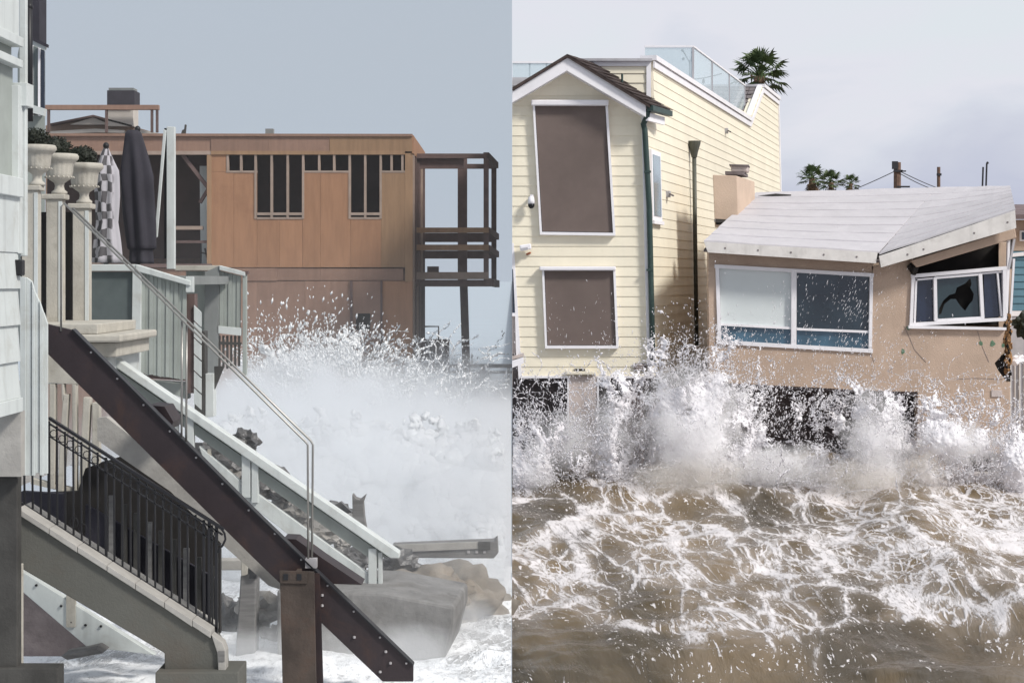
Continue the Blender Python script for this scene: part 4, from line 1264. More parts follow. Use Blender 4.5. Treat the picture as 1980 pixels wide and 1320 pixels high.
# ------------------------------------------------------------------ urns on pedestals with clipped shrubs
def urn_set(px, ppx, rim_y, Y, i, lab):
    s = Y / F                                                # metres per pixel
    c = P(px, rim_y, Y)
    ped = thing('stone_pedestal', f'cream stone pedestal {lab[0]}', 'pedestal', (c.x, Y, zr(625, Y)), 'pedestals of the urn row')
    wv = 15 * s
    ztop = c.z - 78 * s
    zlow = zr(625 + i * 4, Y)
    cu = c.copy()
    c = P(ppx, rim_y, Y)
    obj('shaft', MB().box(c.x - wv, c.x + wv, Y - wv, Y + wv, zlow, ztop - 10 * s), M['lcream'], ped, bevel=0.006)
    obj('edge_strip', MB().box(c.x + wv - 6 * s, c.x + wv + 0.004, Y - wv - 0.008, Y - wv + 0.01, zlow, ztop - 14 * s), M['lwhite'], ped)
    obj('cap', MB().box(c.x - wv * 1.6, c.x + wv * 1.45, Y - wv * 1.3, Y + wv * 1.3, ztop - 10 * s, ztop), M['lcream'], ped, bevel=0.01)
    c = cu
    u = thing('garden_urn', f'fluted cream stone urn {lab[1]}', 'urn', (c.x, Y, ztop), 'urns in a row above the stair')
    z0 = 0.0
    H = 78 * s
    flute = lambda q, z: 1 + (0.025 * math.cos(q * 18) if 0.42 * H < z < 0.80 * H else 0)
    prof = [(15, 0), (15, 5), (10, 9), (8.5, 16), (10, 22), (19, 28), (23, 33), (24.5, 40), (26, 54), (28, 61), (33, 65), (36.5, 69), (36.5, 74), (34, 78), (28, 78), (26, 72)]
    obj('bowl', MB().lathe((c.x, Y, ztop), [(r * s, z * s) for r, z in prof], 54, flute), M['lcream'], u, smooth=True)
    bd = MB()
    for k in range(18):
        q = k / 18 * 6.283
        bd.blob((c.x + math.cos(q) * 27 * s, Y + math.sin(q) * 27 * s, ztop + 33 * s), (2.2 * s, 2.2 * s, 2.2 * s), k, 0.1, 1)
    obj('bead_ring', bd, M['lcream'], u, smooth=True, kind='stuff')
    sh = thing('topiary_shrub', f'dark clipped shrub growing {lab[2]}', 'shrub', (c.x, Y, c.z), 'clipped shrubs in the urns')
    fo = MB()
    rnd = random.Random(20 + i)
    for k in range(900):
        d = Vector((rnd.gauss(0, 1), rnd.gauss(0, 1), rnd.gauss(0, 1))).normalized()
        r = rnd.uniform(0.72, 1.06)
        p = Vector((c.x + (-6 + d.x * 30 * r) * s, Y + d.y * 30 * r * s, c.z + (12 + d.z * 22 * r) * s))
        a = Vector((rnd.uniform(-1, 1), rnd.uniform(-1, 1), rnd.uniform(-1, 1))).normalized()
        b = a.cross(d).normalized()
        l, w_ = 3.4 * s, 1.7 * s
        o = len(fo.v)
        fo.v += [p - a * l, p + b * w_, p + a * l, p - b * w_]
        fo.f += [(o, o + 1, o + 2, o + 3)]
    obj('foliage', fo, M['leaf'], sh)
    obj('inner_twigs', MB().blob((c.x - 6 * s, Y, c.z + 10 * s), (24 * s, 24 * s, 18 * s), i, 0.3, 2), M['leaf'], sh)


urn_set(72, 61, 281, 17.0, 0, ('left of the row, half hidden behind the white corner', 'nearest the white house corner, highest in the row', 'in the urn nearest the white house'))
urn_set(115, 108, 298, 17.6, 1, ('in the middle of the urn row', 'in the middle of the row of three', 'in the middle urn of the row'))
urn_set(163, 159, 316, 18.2, 2, ('at the right end of the urn row by the checked umbrella', 'at the right end, beside the checked umbrella', 'in the right urn beside the checked umbrella'))
cr = thing('stone_cornice', 'stepped cream stone cornice carrying the urn pedestals above the brown stair', 'cornice', (P(150, 690, 17.2).x, 17.2, zr(690, 17.2)))
obj('slab', MB().rect(40, 626, 189, 646, 16.75, 1.7), M['lcream'], cr, bevel=0.01)
obj('slab', MB().rect(60, 646.5, 234, 662, 16.7, 1.7), M['lcream'], cr, bevel=0.02)
obj('slab', MB().rect(70, 662.5, 226, 690, 16.85, 1.5), M['lcream'], cr, bevel=0.01)
obj('block', MB().fp([(92, 660), (152, 690), (150, 742), (92, 740)], 16.6, 0.2), M['lcream'], cr)
obj('wall', MB().rect(60, 690.5, 210, 742, 17.0, 1.4), M['lwhite'], cr)
obj('pedestal_gap_shade', MB().rect(40, 410, 158, 625, 18.45, 0.1), M['dark'], cr)  # near-black sheet that makes the gaps between pedestals look shaded

# porch pickets below the cornice
pk = thing('porch_railing', 'cream porch railing of stout pickets under the brown stair', 'railing', (P(145, 960, 16.6).x, 16.6, zr(960, 16.6)))
for (xa, ya, xb, yb, wd) in ((101, 742, 100, 945, 11), (127, 762, 116, 950, 11), (143, 742, 144, 952, 8), (168, 768, 158, 955, 14), (185, 778, 185, 960, 14), (121, 742, 122, 775, 5)):
    obj('picket', MB().pbar(xa, ya, xb, yb, wd, 16.6, 0.09), M['lcream'], pk, bevel=0.006)
obj('bottom_rail', MB().pbar(60, 930, 195, 962, 10, 16.62, 0.1), M['lcream'], pk)


# ------------------------------------------------------------------ closed umbrellas, post, leaning board
def umbrella(px, prof, Y, m, label, folds, seed, tipm):
    base = P(px, prof[-1][0], Y)
    t = thing('patio_umbrella', label, 'umbrella', (base.x, Y, zr(515, Y)), 'closed umbrellas on the deck')
    s = Y / F
    mb = MB()
    n = 56
    rows = []
    for i in range(len(prof) - 1):
        for j in range(4):
            u = j / 4
            rows.append([prof[i][k] * (1 - u) + prof[i + 1][k] * u for k in range(3)])
    rows.append(list(prof[-1]))
    for (y, r, cx) in rows:
        for k in range(n):
            q = 2 * math.pi * k / n
            f = 1 + 0.16 * math.cos(q * folds + seed) * min(1, (y - prof[0][0]) / 60) + 0.10 * math.sin(q * 2 + y * 0.02)
            p = P(cx, y, Y)
            mb.v.append(Vector((p.x + math.cos(q) * r * f * s, Y + math.sin(q) * r * f * s * 0.8, p.z)))
    for i in range(len(rows) - 1):
        for k in range(n):
            k2 = (k + 1) % n
            mb.f.append((i * n + k, (i + 1) * n + k, (i + 1) * n + k2, i * n + k2))
    mb.f.append(tuple(range(n)))
    mb.f.append(tuple((len(rows) - 1) * n + k for k in range(n))[::-1])
    obj('canopy', mb, M[m], t, smooth=True)
    obj('pole', MB().tube([P(px, prof[0][0] - 6, Y), P(px, 518, Y)], 0.03, 8), M['iron'], t)
    obj('finial', MB().blob(P(px, prof[0][0] - 2, Y), (0.035, 0.035, 0.04), 1, 0.05, 2), M[tipm], t, smooth=True)


umbrella(205, [(284, 4, 205), (296, 9, 205), (330, 21, 207), (380, 20, 208), (430, 18, 207), (470, 24, 207), (508, 29, 207)], 20.8, 'check', 'closed umbrella in black and white check at the deck edge', 7, 1, 'iron')
umbrella(266, [(252, 12, 258), (258, 17, 258), (290, 22, 261), (340, 29, 265), (400, 28, 268), (450, 27, 272), (480, 26, 274), (484, 21, 273), (510, 24, 274)], 21.2, 'umbdark', 'closed umbrella of dark charcoal canvas beside the checked one', 6, 2, 'iron')
pt = thing('white_post', 'square white post with dark strip standing behind the deck rail', 'post', (P(328, 520, 21.6).x, 21.6, zr(520, 21.6)))
obj('shaft', MB().rect(322, 245, 337, 520, 21.6, 0.10), M['lwhite'], pt, bevel=0.005)
obj('dark_strip', MB().rect(317.5, 248, 322, 500, 21.63, 0.07), M['iron'], pt)
tag(obj('leaning_board', MB().fp([(316, 250), (321, 252), (304, 458), (298, 462)], 21.45, 0.04), M['lwhite'], bevel=0.004), 'narrow white board leaning against the white post', 'board')


# ------------------------------------------------------------------ deck with glass panel and white fence
dk = thing('sea_deck', 'raised white deck with glass panel and vertical picket fence', 'deck', (P(300, 740, 20).x, 20.2, 0.4))
Yd = 20.0
obj('top_rail', MB().fp([(172, 511), (262, 511), (262, 524), (172, 524)], Yd - 0.03, 0.14), M['lwhite'], dk, bevel=0.008)
obj('glass_panel', MB().rect(172, 525, 256, 700, Yd + 0.03, 0.02), M['glassgrey'], dk)
obj('post', MB().fp([(256, 524), (273, 526), (271, 722), (254, 700)], Yd - 0.02, 0.12), M['lwhite'], dk, bevel=0.006)
nB = 11
for i in range(nB):
    u0, u1 = i / nB, (i + 0.93) / nB
    xa, xb = 273 + 88 * u0, 273 + 88 * u1
    obj('fence_board', MB().fp([(xa, 525 + 23 * u0), (xb, 525 + 23 * u1), (xb - 1, 722 + 12 * u1 + random.uniform(-2, 3)), (xa - 1, 722 + 12 * u0)], Yd + 0.03 + 0.012 * (i % 2), 0.025), M['picket'], dk)
obj('top_rail', MB().fp([(262, 511), (368, 543), (368, 553), (262, 524)], Yd - 0.04, 0.14), M['lwhite'], dk, bevel=0.008)
obj('bottom_rail', MB().fp([(272, 722), (360, 729), (360, 736), (272, 730)], Yd + 0.07, 0.08), M['balc'], dk)
obj('under_joist_panel', MB().fp([(274, 736), (360, 741), (360, 772), (330, 760)], Yd + 0.2, 0.3), M['picket'], dk)  # grey sheet below the bottom rail, coloured like the pickets
obj('bracket', MB().rect(359, 535, 373, 565, Yd - 0.02, 0.1), M['lwhite'], dk, bevel=0.004)
obj('deck_floor', MB().box(P(172, 0, Yd).x, P(360, 0, Yd).x, Yd + 0.1, Yd + 3, zr(530, 21) - 0.12, zr(530, 21) - 0.02), M['greypanel'], dk)
obj('end_infill', MB().rect(361, 568, 376, 760, Yd + 0.15, 0.2), M['balc'], dk)  # dark strip stands in for the shade of an open gap
for i in range(6):
    obj('slat', MB().fp([(375, 590 + i * 32), (389, 604 + i * 32), (389, 632 + i * 32), (375, 619 + i * 32)], Yd + 0.12, 0.03), M['lwhite'], dk)
for (x0, y0, x1, y1, mm) in ((376, 640, 396, 806, 'concdark'), (397, 722, 413, 806, 'lwhite')):
    obj('deck_post', MB().rect(x0, y0, x1, y1, Yd + 0.3, 0.2), M[mm], dk, bevel=0.006)
obj('brace', MB().fp([(414, 708), (433, 708), (415, 752)], Yd + 0.35, 0.06), M['concdark'], dk)
sb = thing('second_deck', 'farther pale deck with boarded front and short spindles', 'deck', (P(440, 720, 23).x, 23.2, 0.3))
Y2 = 23.0
obj('top_rail', MB().fp([(338, 513), (424, 513), (424, 523), (338, 523)], Y2, 0.12), M['lcream'], sb, bevel=0.006)
obj('back_panel', MB().rect(360, 524, 396, 700, Y2 + 0.12, 0.05), M['picket'], sb)
obj('corner_panel', MB().fp([(396, 526), (424, 514), (421, 720), (394, 722)], Y2 - 0.02, 0.1), M['greypanel'], sb)
obj('top_rail', MB().fp([(424, 513), (474, 526), (474, 534), (424, 522)], Y2 - 0.04, 0.12), M['lwhite'], sb, bevel=0.006)
for i in range(5):
    xa = 425 + 8.2 * i
    obj('fence_board', MB().fp([(xa, 523 + 2.1 * i), (xa + 7.7, 525 + 2.1 * i), (xa + 7.0, 634 + random.uniform(-3, 3)), (xa - 0.6, 632)], Y2 + 0.02 + 0.012 * (i % 2), 0.03), M['picket'], sb)
obj('white_band', MB().fp([(420, 630), (466, 634), (466, 649), (420, 644)], Y2 - 0.02, 0.08), M['lwhite'], sb, bevel=0.004)
for i in range(6):
    obj('spindle', MB().rect(422 + i * 7.6, 649, 425.5 + i * 7.6, 706 + random.uniform(-4, 8), Y2 + 0.02, 0.05), M['concdark'], sb)
obj('mid_rail', MB().fp([(420, 660), (466, 662), (466, 667), (420, 666)], Y2 + 0.01, 0.05), M['concdark'], sb)
obj('end_post', MB().rect(469, 528, 476, 725, Y2 - 0.01, 0.1), M['picket'], sb, bevel=0.004)
obj('end_cap', MB().rect(465, 524, 479, 530, Y2 - 0.03, 0.14), M['balc'], sb)


# ------------------------------------------------------------------ plywood house under construction
def plywood_house():
    Y = 38.0
    h = thing('plywood_house', 'unfinished plywood house with open stud windows and timber balcony', 'house', (P(600, 900, Y).x, Y + 1, 0))
    rnd = random.Random(4)

    def panel(x0, y0, x1, y1, m, dy=0.0, nm='plywood_sheet'):
        g = 0.15
        obj(nm, MB().rect(x0 + g, y0 + g, x1 - g, y1 - g, Y + dy + rnd.uniform(0, 0.008), 0.03), M[m], h)
    # parapet band
    panel(90, 262, 408, 293, 'plydark', 0.0, 'parapet_board')
    panel(408, 262, 520, 297, 'plydark', -0.02, 'parapet_board')
    panel(520, 262, 637, 297, 'plydark', -0.02, 'parapet_board')
    panel(637, 263, 797, 293, 'plypale', -0.025, 'parapet_board')
    obj('roof_edge', MB().fp([(90, 258), (797, 259), (797, 264), (90, 263)], Y - 0.06, 0.3), M['plydark'], h)
    obj('header', MB().rect(408, 292, 783, 299, Y - 0.03, 0.06), M['plypale'], h)
    # upper storey sheets
    for (x0, y0, x1, y1, m) in ((408, 299, 437, 332, 'ply'), (408, 332, 452, 517, 'ply'), (452, 332, 497, 517, 'ply'), (497, 422, 541, 517, 'ply'), (541, 422, 585, 517, 'ply'),
                                (585, 332, 620, 517, 'ply'), (620, 332, 678, 517, 'ply'), (678, 422, 737, 517, 'ply'), (737, 332, 783, 517, 'plypale'), (783, 296, 798, 545, 'plypale')):
        panel(x0, y0, x1, y1, m)
    # lower storey
    for (x0, y0, x1, y1, m) in ((410, 518, 536, 543, 'plydark'), (536, 518, 620, 542, 'plydark'), (620, 519, 780, 542, 'plydark'),
                                (410, 543, 497, 900, 'plydark'), (497, 543, 590, 900, 'plydark'), (590, 543, 640, 900, 'plydark'), (640, 543, 680, 900, 'plydark'),
                                (680, 543, 738, 606, 'plydark'), (680, 606, 688, 638, 'plydark'), (716, 606, 738, 638, 'plydark'), (680, 638, 738, 900, 'plydark'), (738, 543, 798, 900, 'ply')):
        panel(x0, y0, x1, y1, m, 0.03 if y0 > 530 else 0.015)
    obj('cover_strip', MB().rect(676.5, 543, 681.5, 900, Y - 0.005, 0.03), M['balc'], h)
    obj('cover_strip', MB().rect(735.5, 543, 739.5, 900, Y - 0.005, 0.03), M['balc'], h)
    # studs across the openings
    for (x, ya, yb) in ((440, 299, 331), (466, 299, 331), (494, 299, 423), (525, 299, 423), (556, 299, 423), (586, 299, 423), (617, 299, 331), (646, 299, 331), (676, 299, 423), (706, 299, 423), (736, 299, 423), (757, 299, 331), (778, 299, 331)):
        obj('stud', MB().rect(x - 2.2, ya, x + 2.2, yb, Y - 0.01, 0.10), M['stud'], h)
    for (xa, xb) in ((497, 585), (678, 736)):
        obj('sill_plate', MB().rect(xa, 411, xb, 416, Y - 0.012, 0.10), M['stud'], h)
        obj('sill_plate', MB().rect(xa, 420, xb, 424, Y - 0.006, 0.10), M['stud'], h)
    for (xa, xb) in ((437, 497), (585, 678), (737, 783)):
        obj('sill_plate', MB().rect(xa, 330, xb, 334, Y - 0.006, 0.10), M['stud'], h)
    # dark backing sheets, the shade inside the rooms put into their colour
    obj('dark_backing', MB().rect(91, 299, 797, 500, Y + 1.2, 0.1), M['warmdark'], h)
    obj('dark_backing', MB().rect(684, 604, 720, 642, Y + 0.5, 0.1), M['dark'], h)
    x0, x1 = P(90, 0, Y).x, P(797, 0, Y).x
    obj('flat_roof', MB().box(x0, x1 - 0.02, Y + 0.1, Y + 5.2, zr(268, Y) - 0.1, zr(268, Y)), M['plydark'], h)
    obj('floor_deck', MB().box(x0, x1 - 0.02, Y + 0.1, Y + 5.2, zr(530, Y) - 0.1, zr(530, Y)), M['plydark'], h)
    obj('back_wall', MB().box(x0, x1 - 0.02, Y + 5.0, Y + 5.1, 0, zr(275, Y)), M['plydark'], h)
    # end wall that recedes, with its posts
    xe = x1
    obj('end_infill', MB().box(xe - 0.06, xe - 0.01, Y + 0.05, Y + 5.1, -0.2, zr(266, Y)), M['plydark'], h)
    obj('end_parapet', MB().box(xe - 0.005, xe + 0.03, Y - 0.02, Y + 5.0, zr(297, Y), zr(262, Y)), M['ply'], h)
    for k, yy in enumerate((0.12, 0.9, 1.7, 2.6, 3.6, 4.7)):
        obj('end_stud', MB().box(xe + 0.0, xe + 0.04, Y + yy, Y + yy + 0.12, 0.2, zr(299, Y)), M['balc' if k % 2 else 'stud'], h)
    # open bay at the left: posts, brace, rails and a white panel inside
    obj('bay_header', MB().rect(120, 292, 408, 299, Y - 0.02, 0.12), M['stud'], h)
    obj('bay_post', MB().rect(400, 296, 409, 517, Y - 0.015, 0.12), M['plypale'], h)
    obj('white_panel', MB().fp([(386, 321), (404, 321), (404, 512), (388, 512)], Y + 0.5, 0.05), M['lwhite'], h)
    obj('brace', MB().pbar(353, 300, 404, 366, 7, Y + 0.10, 0.10), M['balc'], h)
    obj('brace', MB().pbar(404, 362, 386, 392, 6, Y + 0.10, 0.10), M['balc'], h)
    obj('bay_rail', MB().rect(336, 437, 392, 444, Y + 0.05, 0.1), M['stud'], h)
    obj('bay_rail', MB().rect(336, 465, 404, 470, Y + 0.05, 0.1), M['balc'], h)
    for (xa, ya, xb, yb) in ((388, 470, 388, 512), (396, 480, 403, 512), (386, 488, 406, 492)):
        obj('chair_frame', MB().pbar(xa, ya, xb, yb, 2.5, Y + 0.3, 0.05), M['iron'], h)
    obj('bay_floor', MB().rect(90, 510, 410, 517, Y - 0.02, 0.4), M['balc'], h)
    obj('lower_wall', MB().rect(90, 518, 410, 900, Y + 0.04, 0.1), M['plydark'], h)

    # timber balcony on the seaward end
    Yf_, Yk = 39.0, 43.0

    def bar(nm, x0, y0, x1, y1, Yq, d=0.12, m='balc'):
        obj(nm, MB().rect(x0, y0, x1, y1, Yq, d), M[m], h)
    bar('balcony_beam', 806, 297, 941, 306, Yf_, 0.15)
    bar('balcony_beam', 806, 306.5, 897, 326, Yf_ + 0.1, 0.1)
    bar('balcony_beam', 890, 317, 960, 326, Yk, 0.15)
    obj('balcony_beam', MB().bar(P(940, 301, Yf_ + 0.1), P(959, 320, Yk), 0.12, 0.14), M['balc'], h)
    bar('balcony_post', 885, 300, 903, 552, Yf_ + 2.0, 0.2)
    bar('balcony_post', 935, 306, 945, 545, Yf_ + 0.02, 0.1)
    bar('balcony_post', 950, 320, 960, 552, Yk + 0.02, 0.1)
    bar('balcony_post', 803, 315, 811, 552, Yf_ + 0.02, 0.1)
    bar('balcony_post', 812, 315, 819, 545, Yk, 0.12)
    bar('balcony_rail', 800, 440, 945, 450, Yf_ - 0.05, 0.1, 'plypale')
    bar('balcony_rail', 806, 450.5, 958, 468, Yk - 0.05, 0.1)
    bar('balcony_rail', 800, 473, 945, 484, Yf_ - 0.05, 0.1, 'plypale')
    bar('balcony_rail', 806, 484.5, 958, 500, Yk - 0.05, 0.1)
    obj('balcony_rail', MB().bar(P(943, 446, Yf_), P(961, 458, Yk), 0.1, 0.14), M['balc'], h)
    obj('balcony_rail', MB().bar(P(943, 480, Yf_), P(961, 492, Yk), 0.1, 0.14), M['balc'], h)
    bar('balcony_joist', 803, 526, 945, 540, Yf_, 0.12, 'stud')
    bar('balcony_joist', 803, 541, 955, 554, Yf_ + 0.15, 0.12)
    obj('balcony_deck', MB().box(P(803, 0, Yf_).x, P(943, 0, Yf_).x, Yf_ + 0.3, Yk, zr(546, Yf_), zr(541, Yf_)), M['balc'], h)
    obj('balcony_joist', MB().bar(P(945, 545, Yf_), P(962, 549, Yk), 0.1, 0.16), M['balc'], h)
    bar('tool_box', 826, 515, 848, 526, Yf_ + 1.0, 0.2)
    obj('balcony_leg', MB().fp([(889, 554), (904, 554), (910, 745), (895, 745)], Yf_ + 2.0, 0.2), M['balc'], h)
    for (x0_, x1_) in ((799, 803), (806, 811), (814, 818.5)):
        bar('corner_post', x0_, 545, x1_, 800, Yf_ - 0.1 + (x0_ - 799) * 0.15, 0.1, 'stud' if x0_ < 805 else 'balc')
    obj('roof_vent', MB().rect(513, 249, 528, 259, Y + 0.8, 0.2), M['greypanel'], h)
    obj('roof_bracket', MB().fp([(350, 259), (352, 252), (356, 250), (357, 241), (359.5, 241), (358, 259)], Y + 0.5, 0.1), M['concdark'], h)


plywood_house()

# house behind with hip roof, pergola and chimney box
bgd = thing('background_house', 'low tan roofed house with brown pergola and chimney behind the plywood house', 'house', (P(200, 262, 48).x, 49, 0.3))
Yg = 48.0
obj('roof', MB().fp([(88, 243), (180, 224), (262, 246), (318, 262), (318, 300), (88, 300)], Yg + 0.4, 4.0), M['tileroof'], bgd)
obj('gable', MB().fp([(135, 241), (180, 227), (212, 241)], Yg + 0.2, 0.15), M['palegable'], bgd)
obj('ridge_trim', MB().pbar(95, 241, 180, 224, 3.5, Yg + 0.1, 0.3).pbar(180, 224, 255, 244, 3.5, Yg + 0.1, 0.3), M['balc'], bgd)
obj('fascia', MB().fp([(95, 254), (185, 249), (240, 252), (240, 257), (185, 256), (95, 260)], Yg + 0.1, 0.2), M['palegable'], bgd)
obj('fascia', MB().fp([(262, 249), (318, 260), (318, 264), (262, 256)], Yg + 0.1, 0.2), M['palegable'], bgd)
obj('pergola_beam', MB().rect(85, 203, 306, 212, Yg - 0.3, 0.2), M['plydark'], bgd)
for x in (93, 205, 293, 303):
    obj('pergola_post', MB().rect(x - 2, 212, x + 2, 256, Yg - 0.28, 0.12), M['balc'], bgd)
ch = obj('chimney', MB().rect(205, 205, 257, 244, Yg + 0.1, 0.7), M['palegable'], bgd)
obj('chimney_shroud', MB().rect(207, 175, 260, 204, Yg + 0.0, 0.7), M['umbdark'], ch)
obj('shroud_rim', MB().rect(210, 170, 258, 175.5, Yg + 0.1, 0.5), M['greypanel'], ch)
obj('wall', MB().rect(88, 300, 400, 900, Yg + 0.4, 3), M['tileroof'], bgd)


# ------------------------------------------------------------------ brown steel stair
def brown_stair():
    Y = 15.0
    h = thing('steel_stair', 'dark brown steel stair with bolted stringer and thin double handrail', 'stair', (P(500, 1300, Y).x, Y, 0.35))
    obj('stringer', MB().fp([(89, 626), (139, 638), (490, 989), (799, 1287), (799, 1317), (740, 1317), (490, 1078), (90, 682)], Y, 0.06), M['stringer'], h, bevel=0.004)
    fl = MB()
    pts = [(139, 638), (490, 989), (799, 1287)]
    for (xa, ya), (xb, yb) in zip(pts[:-1], pts[1:]):
        fl.pbar(xa, ya - 1, xb, yb - 1, 3, Y - 0.03, 0.12)
    obj('flange', fl, M['iron'], h)
    for i in range(13):
        x = 176 + i * 50.8
        y = 675 + (x - 176) * (1.0 if x < 490 else 0.985)
        if x > 790:
            continue
        obj('bolt', MB().lathe(P(x, y + 6, Y - 0.012), [(0.001, -0.009), (0.009, -0.006), (0.009, 0.006), (0.001, 0.009)], 8), M['bolt'], h)
    for (x, y) in ((623, 1150), (623, 1170), (685, 1231), (735, 1298), (755, 1281), (746, 1259)):
        obj('bolt', MB().lathe(P(x, y, Y - 0.012), [(0.001, -0.012), (0.012, -0.008), (0.012, 0.008), (0.001, 0.012)], 8), M['bolt'], h)
    for i in range(9):
        x = 190 + i * 62
        y = 745 + i * 62
        a = P(x, y, Y + 0.07)
        obj('tread', MB().box(a.x - 0.09, a.x + 0.07, Y + 0.065, Y + 0.3, a.z - 0.02, a.z + 0.02), M['stringer'], h)
    obj('landing_plate', MB().fp([(288, 783), (318, 786), (335, 815), (330, 829), (312, 829)], Y + 0.2, 0.4), M['stringer'], h)
    obj('landing_plate', MB().fp([(548, 1041), (572, 1042), (625, 1080), (700, 1130), (640, 1128), (600, 1092)], Y + 0.2, 0.3), M['stringer'], h)
    # double handrail
    hr = MB()
    hr.tube([P(118, 640, Y), P(118, 400, Y), P(124, 393, Y), P(590, 853, Y), P(595, 860, Y), P(596, 1085, Y)], 0.009, 8)
    obj('handrail', hr, M['rail'], h, smooth=True)
    obj('handrail', MB().tube([P(140, 402, Y + 0.05), P(601, 852, Y + 0.05), P(605, 860, Y + 0.05), P(603, 1096, Y + 0.05)], 0.009, 8), M['rail'], h, smooth=True)
    for x in (352, 361):
        obj('handrail_post', MB().tube([P(x, 620 + (x - 352), Y + 0.02), P(x - 1, 866, Y + 0.02)], 0.009, 8), M['rail'], h, smooth=True)
    obj('rail_foot', MB().rect(590, 1080, 612, 1098, Y - 0.02, 0.08), M['bolt'], h)


brown_stair()
sp = thing('steel_post', 'rusty steel column standing in the wash in front of the brown stair', 'post', (P(580, 1330, 14.7).x, 14.7, 0.2))
Ys = 14.72
obj('flange_plate', MB().fp([(541, 1103), (607, 1105), (612, 1360), (547, 1360)], Ys, 0.03), M['rustpost'], sp, bevel=0.003)
obj('web', MB().fp([(570, 1106), (578, 1106), (582, 1360), (574, 1360)], Ys + 0.031, 0.2), M['rustpost'], sp)
obj('back_flange', MB().fp([(552, 1106), (618, 1108), (626, 1360), (556, 1360)], Ys + 0.235, 0.03), M['stringer'], sp)
obj('cap_plate', MB().fp([(540, 1103), (594, 1104), (594, 1128), (541, 1127)], Ys - 0.016, 0.015), M['rustpost'], sp, bevel=0.002)
for x in (552, 578):
    obj('bolt_hole', MB().rect(x - 4, 1109, x + 5, 1121, Ys - 0.022, 0.005), M['iron'], sp)


# ------------------------------------------------------------------ white timber stair behind
def white_stair():
    Y = 17.4
    h = thing('white_stair', 'white timber stair with broad sloping handrail behind the brown steel stair', 'stair', (P(480, 1150, Y).x, Y, 0.2))
    sl = (1077 - 690) / (770 - 215)
    obj('handrail', MB().fp([(215, 687), (772, 1069), (772, 1079), (755, 1079), (215, 704)], Y - 0.08, 0.2), M['lwhite'], h, bevel=0.008)
    obj('under_rail', MB().fp([(217, 708), (750, 1077), (735, 1077), (730, 1090), (217, 728)], Y - 0.02, 0.09), M['picket'], h, bevel=0.004)
    obj('side_panel', MB().fp([(222, 728), (345, 812), (345, 868), (330, 850), (290, 800), (235, 770)], Y, 0.05), M['lwhite'], h)
    obj('stringer', MB().fp([(385, 862), (467, 932), (730, 1122), (738, 1150), (700, 1142), (560, 1035), (470, 965), (395, 895)], Y - 0.02, 0.08), M['lwhite'], h, bevel=0.004)
    for (x0, x1, ya, yb) in ((357, 374, 795, 875), (467, 484, 872, 962), (486, 499, 890, 972), (712, 728, 1060, 1160), (731, 739, 1068, 1166)):
        obj('post', MB().rect(x0, ya, x1, yb, Y - 0.05 + 0.003 * (x0 % 3), 0.1), M['lwhite'], h, bevel=0.005)
    obj('sign_peg', MB().rect(401, 868, 408, 888, Y - 0.01, 0.03), M['lcream'], h)


white_stair()
RK = 'rocks tumbled behind the white stair'
rk = [(520, 935, 18.6, 38, 28, 'rock', 'dark rock under the middle of the white handrail'), (556, 965, 18.8, 26, 22, 'rock', 'dark rock right of the white stair post'),
      (576, 992, 18.5, 20, 18, 'rockpale', 'pale pointed stone between the rails of the white stair'), (612, 1030, 18.5, 40, 22, 'rockpale', 'broad pale flat stone under the white handrail'),
      (650, 1000, 18.9, 34, 24, 'rock', 'dark rock behind the pale flat stone'), (662, 1052, 18.4, 14, 10, 'rockpale', 'small pale rounded stone near the stair foot'),
      (690, 1085, 18.6, 26, 24, 'rock', 'dark rock next to the foot of the white stair'), (655, 1085, 18.3, 34, 20, 'rock', 'low dark rock below the small pale stone'),
      (420, 875, 18.7, 40, 30, 'rock', 'dark rock behind the upper flight of the white stair'), (440, 915, 18.8, 36, 20, 'rockpale', 'grey stone below the upper dark rock'),
      (476, 855, 19.2, 24, 20, 'rock', 'rounded dark boulder showing above the white handrail'), (770, 1095, 18.7, 34, 26, 'rock', 'dark rock just right of the white stair foot'),
      (500, 1178, 18.2, 40, 28, 'rockpale', 'large grey boulder left of the rusty column'), (440, 1200, 18.4, 30, 36, 'rock', 'tall dark boulder behind the iron railing end'),
      (530, 1232, 17.6, 24, 20, 'rockpale', 'grey boulder close to the rusty column'), (540, 945, 19.4, 30, 14, 'rockpale', 'pale slab between dark rocks under the handrail')]
for i, (x, y, Y, rx, ry, m, lab) in enumerate(rk):
    s = Y / F
    tag(obj('rock', MB().blob(P(x, y, Y), (rx * s, rx * s * 0.8, ry * s), 100 + i, 0.7, 3, 1.7), M[m]), lab, 'rock', RK)
# debris and stumps
db = thing('driftwood_beam', 'grey broken beam jutting out level over the surf', 'beam', (P(860, 1075, 19.3).x, 19.3, zr(1079, 19.3)))
obj('plank', MB().fp([(758, 1054), (955, 1046), (962, 1040), (964, 1068), (955, 1079), (780, 1078)], 19.3, 0.24), M['greywood'], db, bevel=0.01)
obj('upper_face', MB().fp([(765, 1053), (930, 1047), (930, 1060), (790, 1066)], 19.28, 0.03), M['conclight'], db)
obj('bracket', MB().rect(925, 1047, 948, 1062, 19.27, 0.03), M['concdark'], db)
for x in (906, 922, 937):
    obj('bolt', MB().rect(x - 2.5, 1064, x + 2.5, 1069, 19.285, 0.03), M['bolt'], db)
tag(obj('splintered_stump', MB().fp([(681, 955), (687, 963), (696, 966), (707, 957), (702, 972), (704, 1000), (709, 1030), (682, 1018)], 18.3, 0.16), M['greywood'], bevel=0.006), 'splintered grey timber stump with forked top behind the handrail', 'stump')
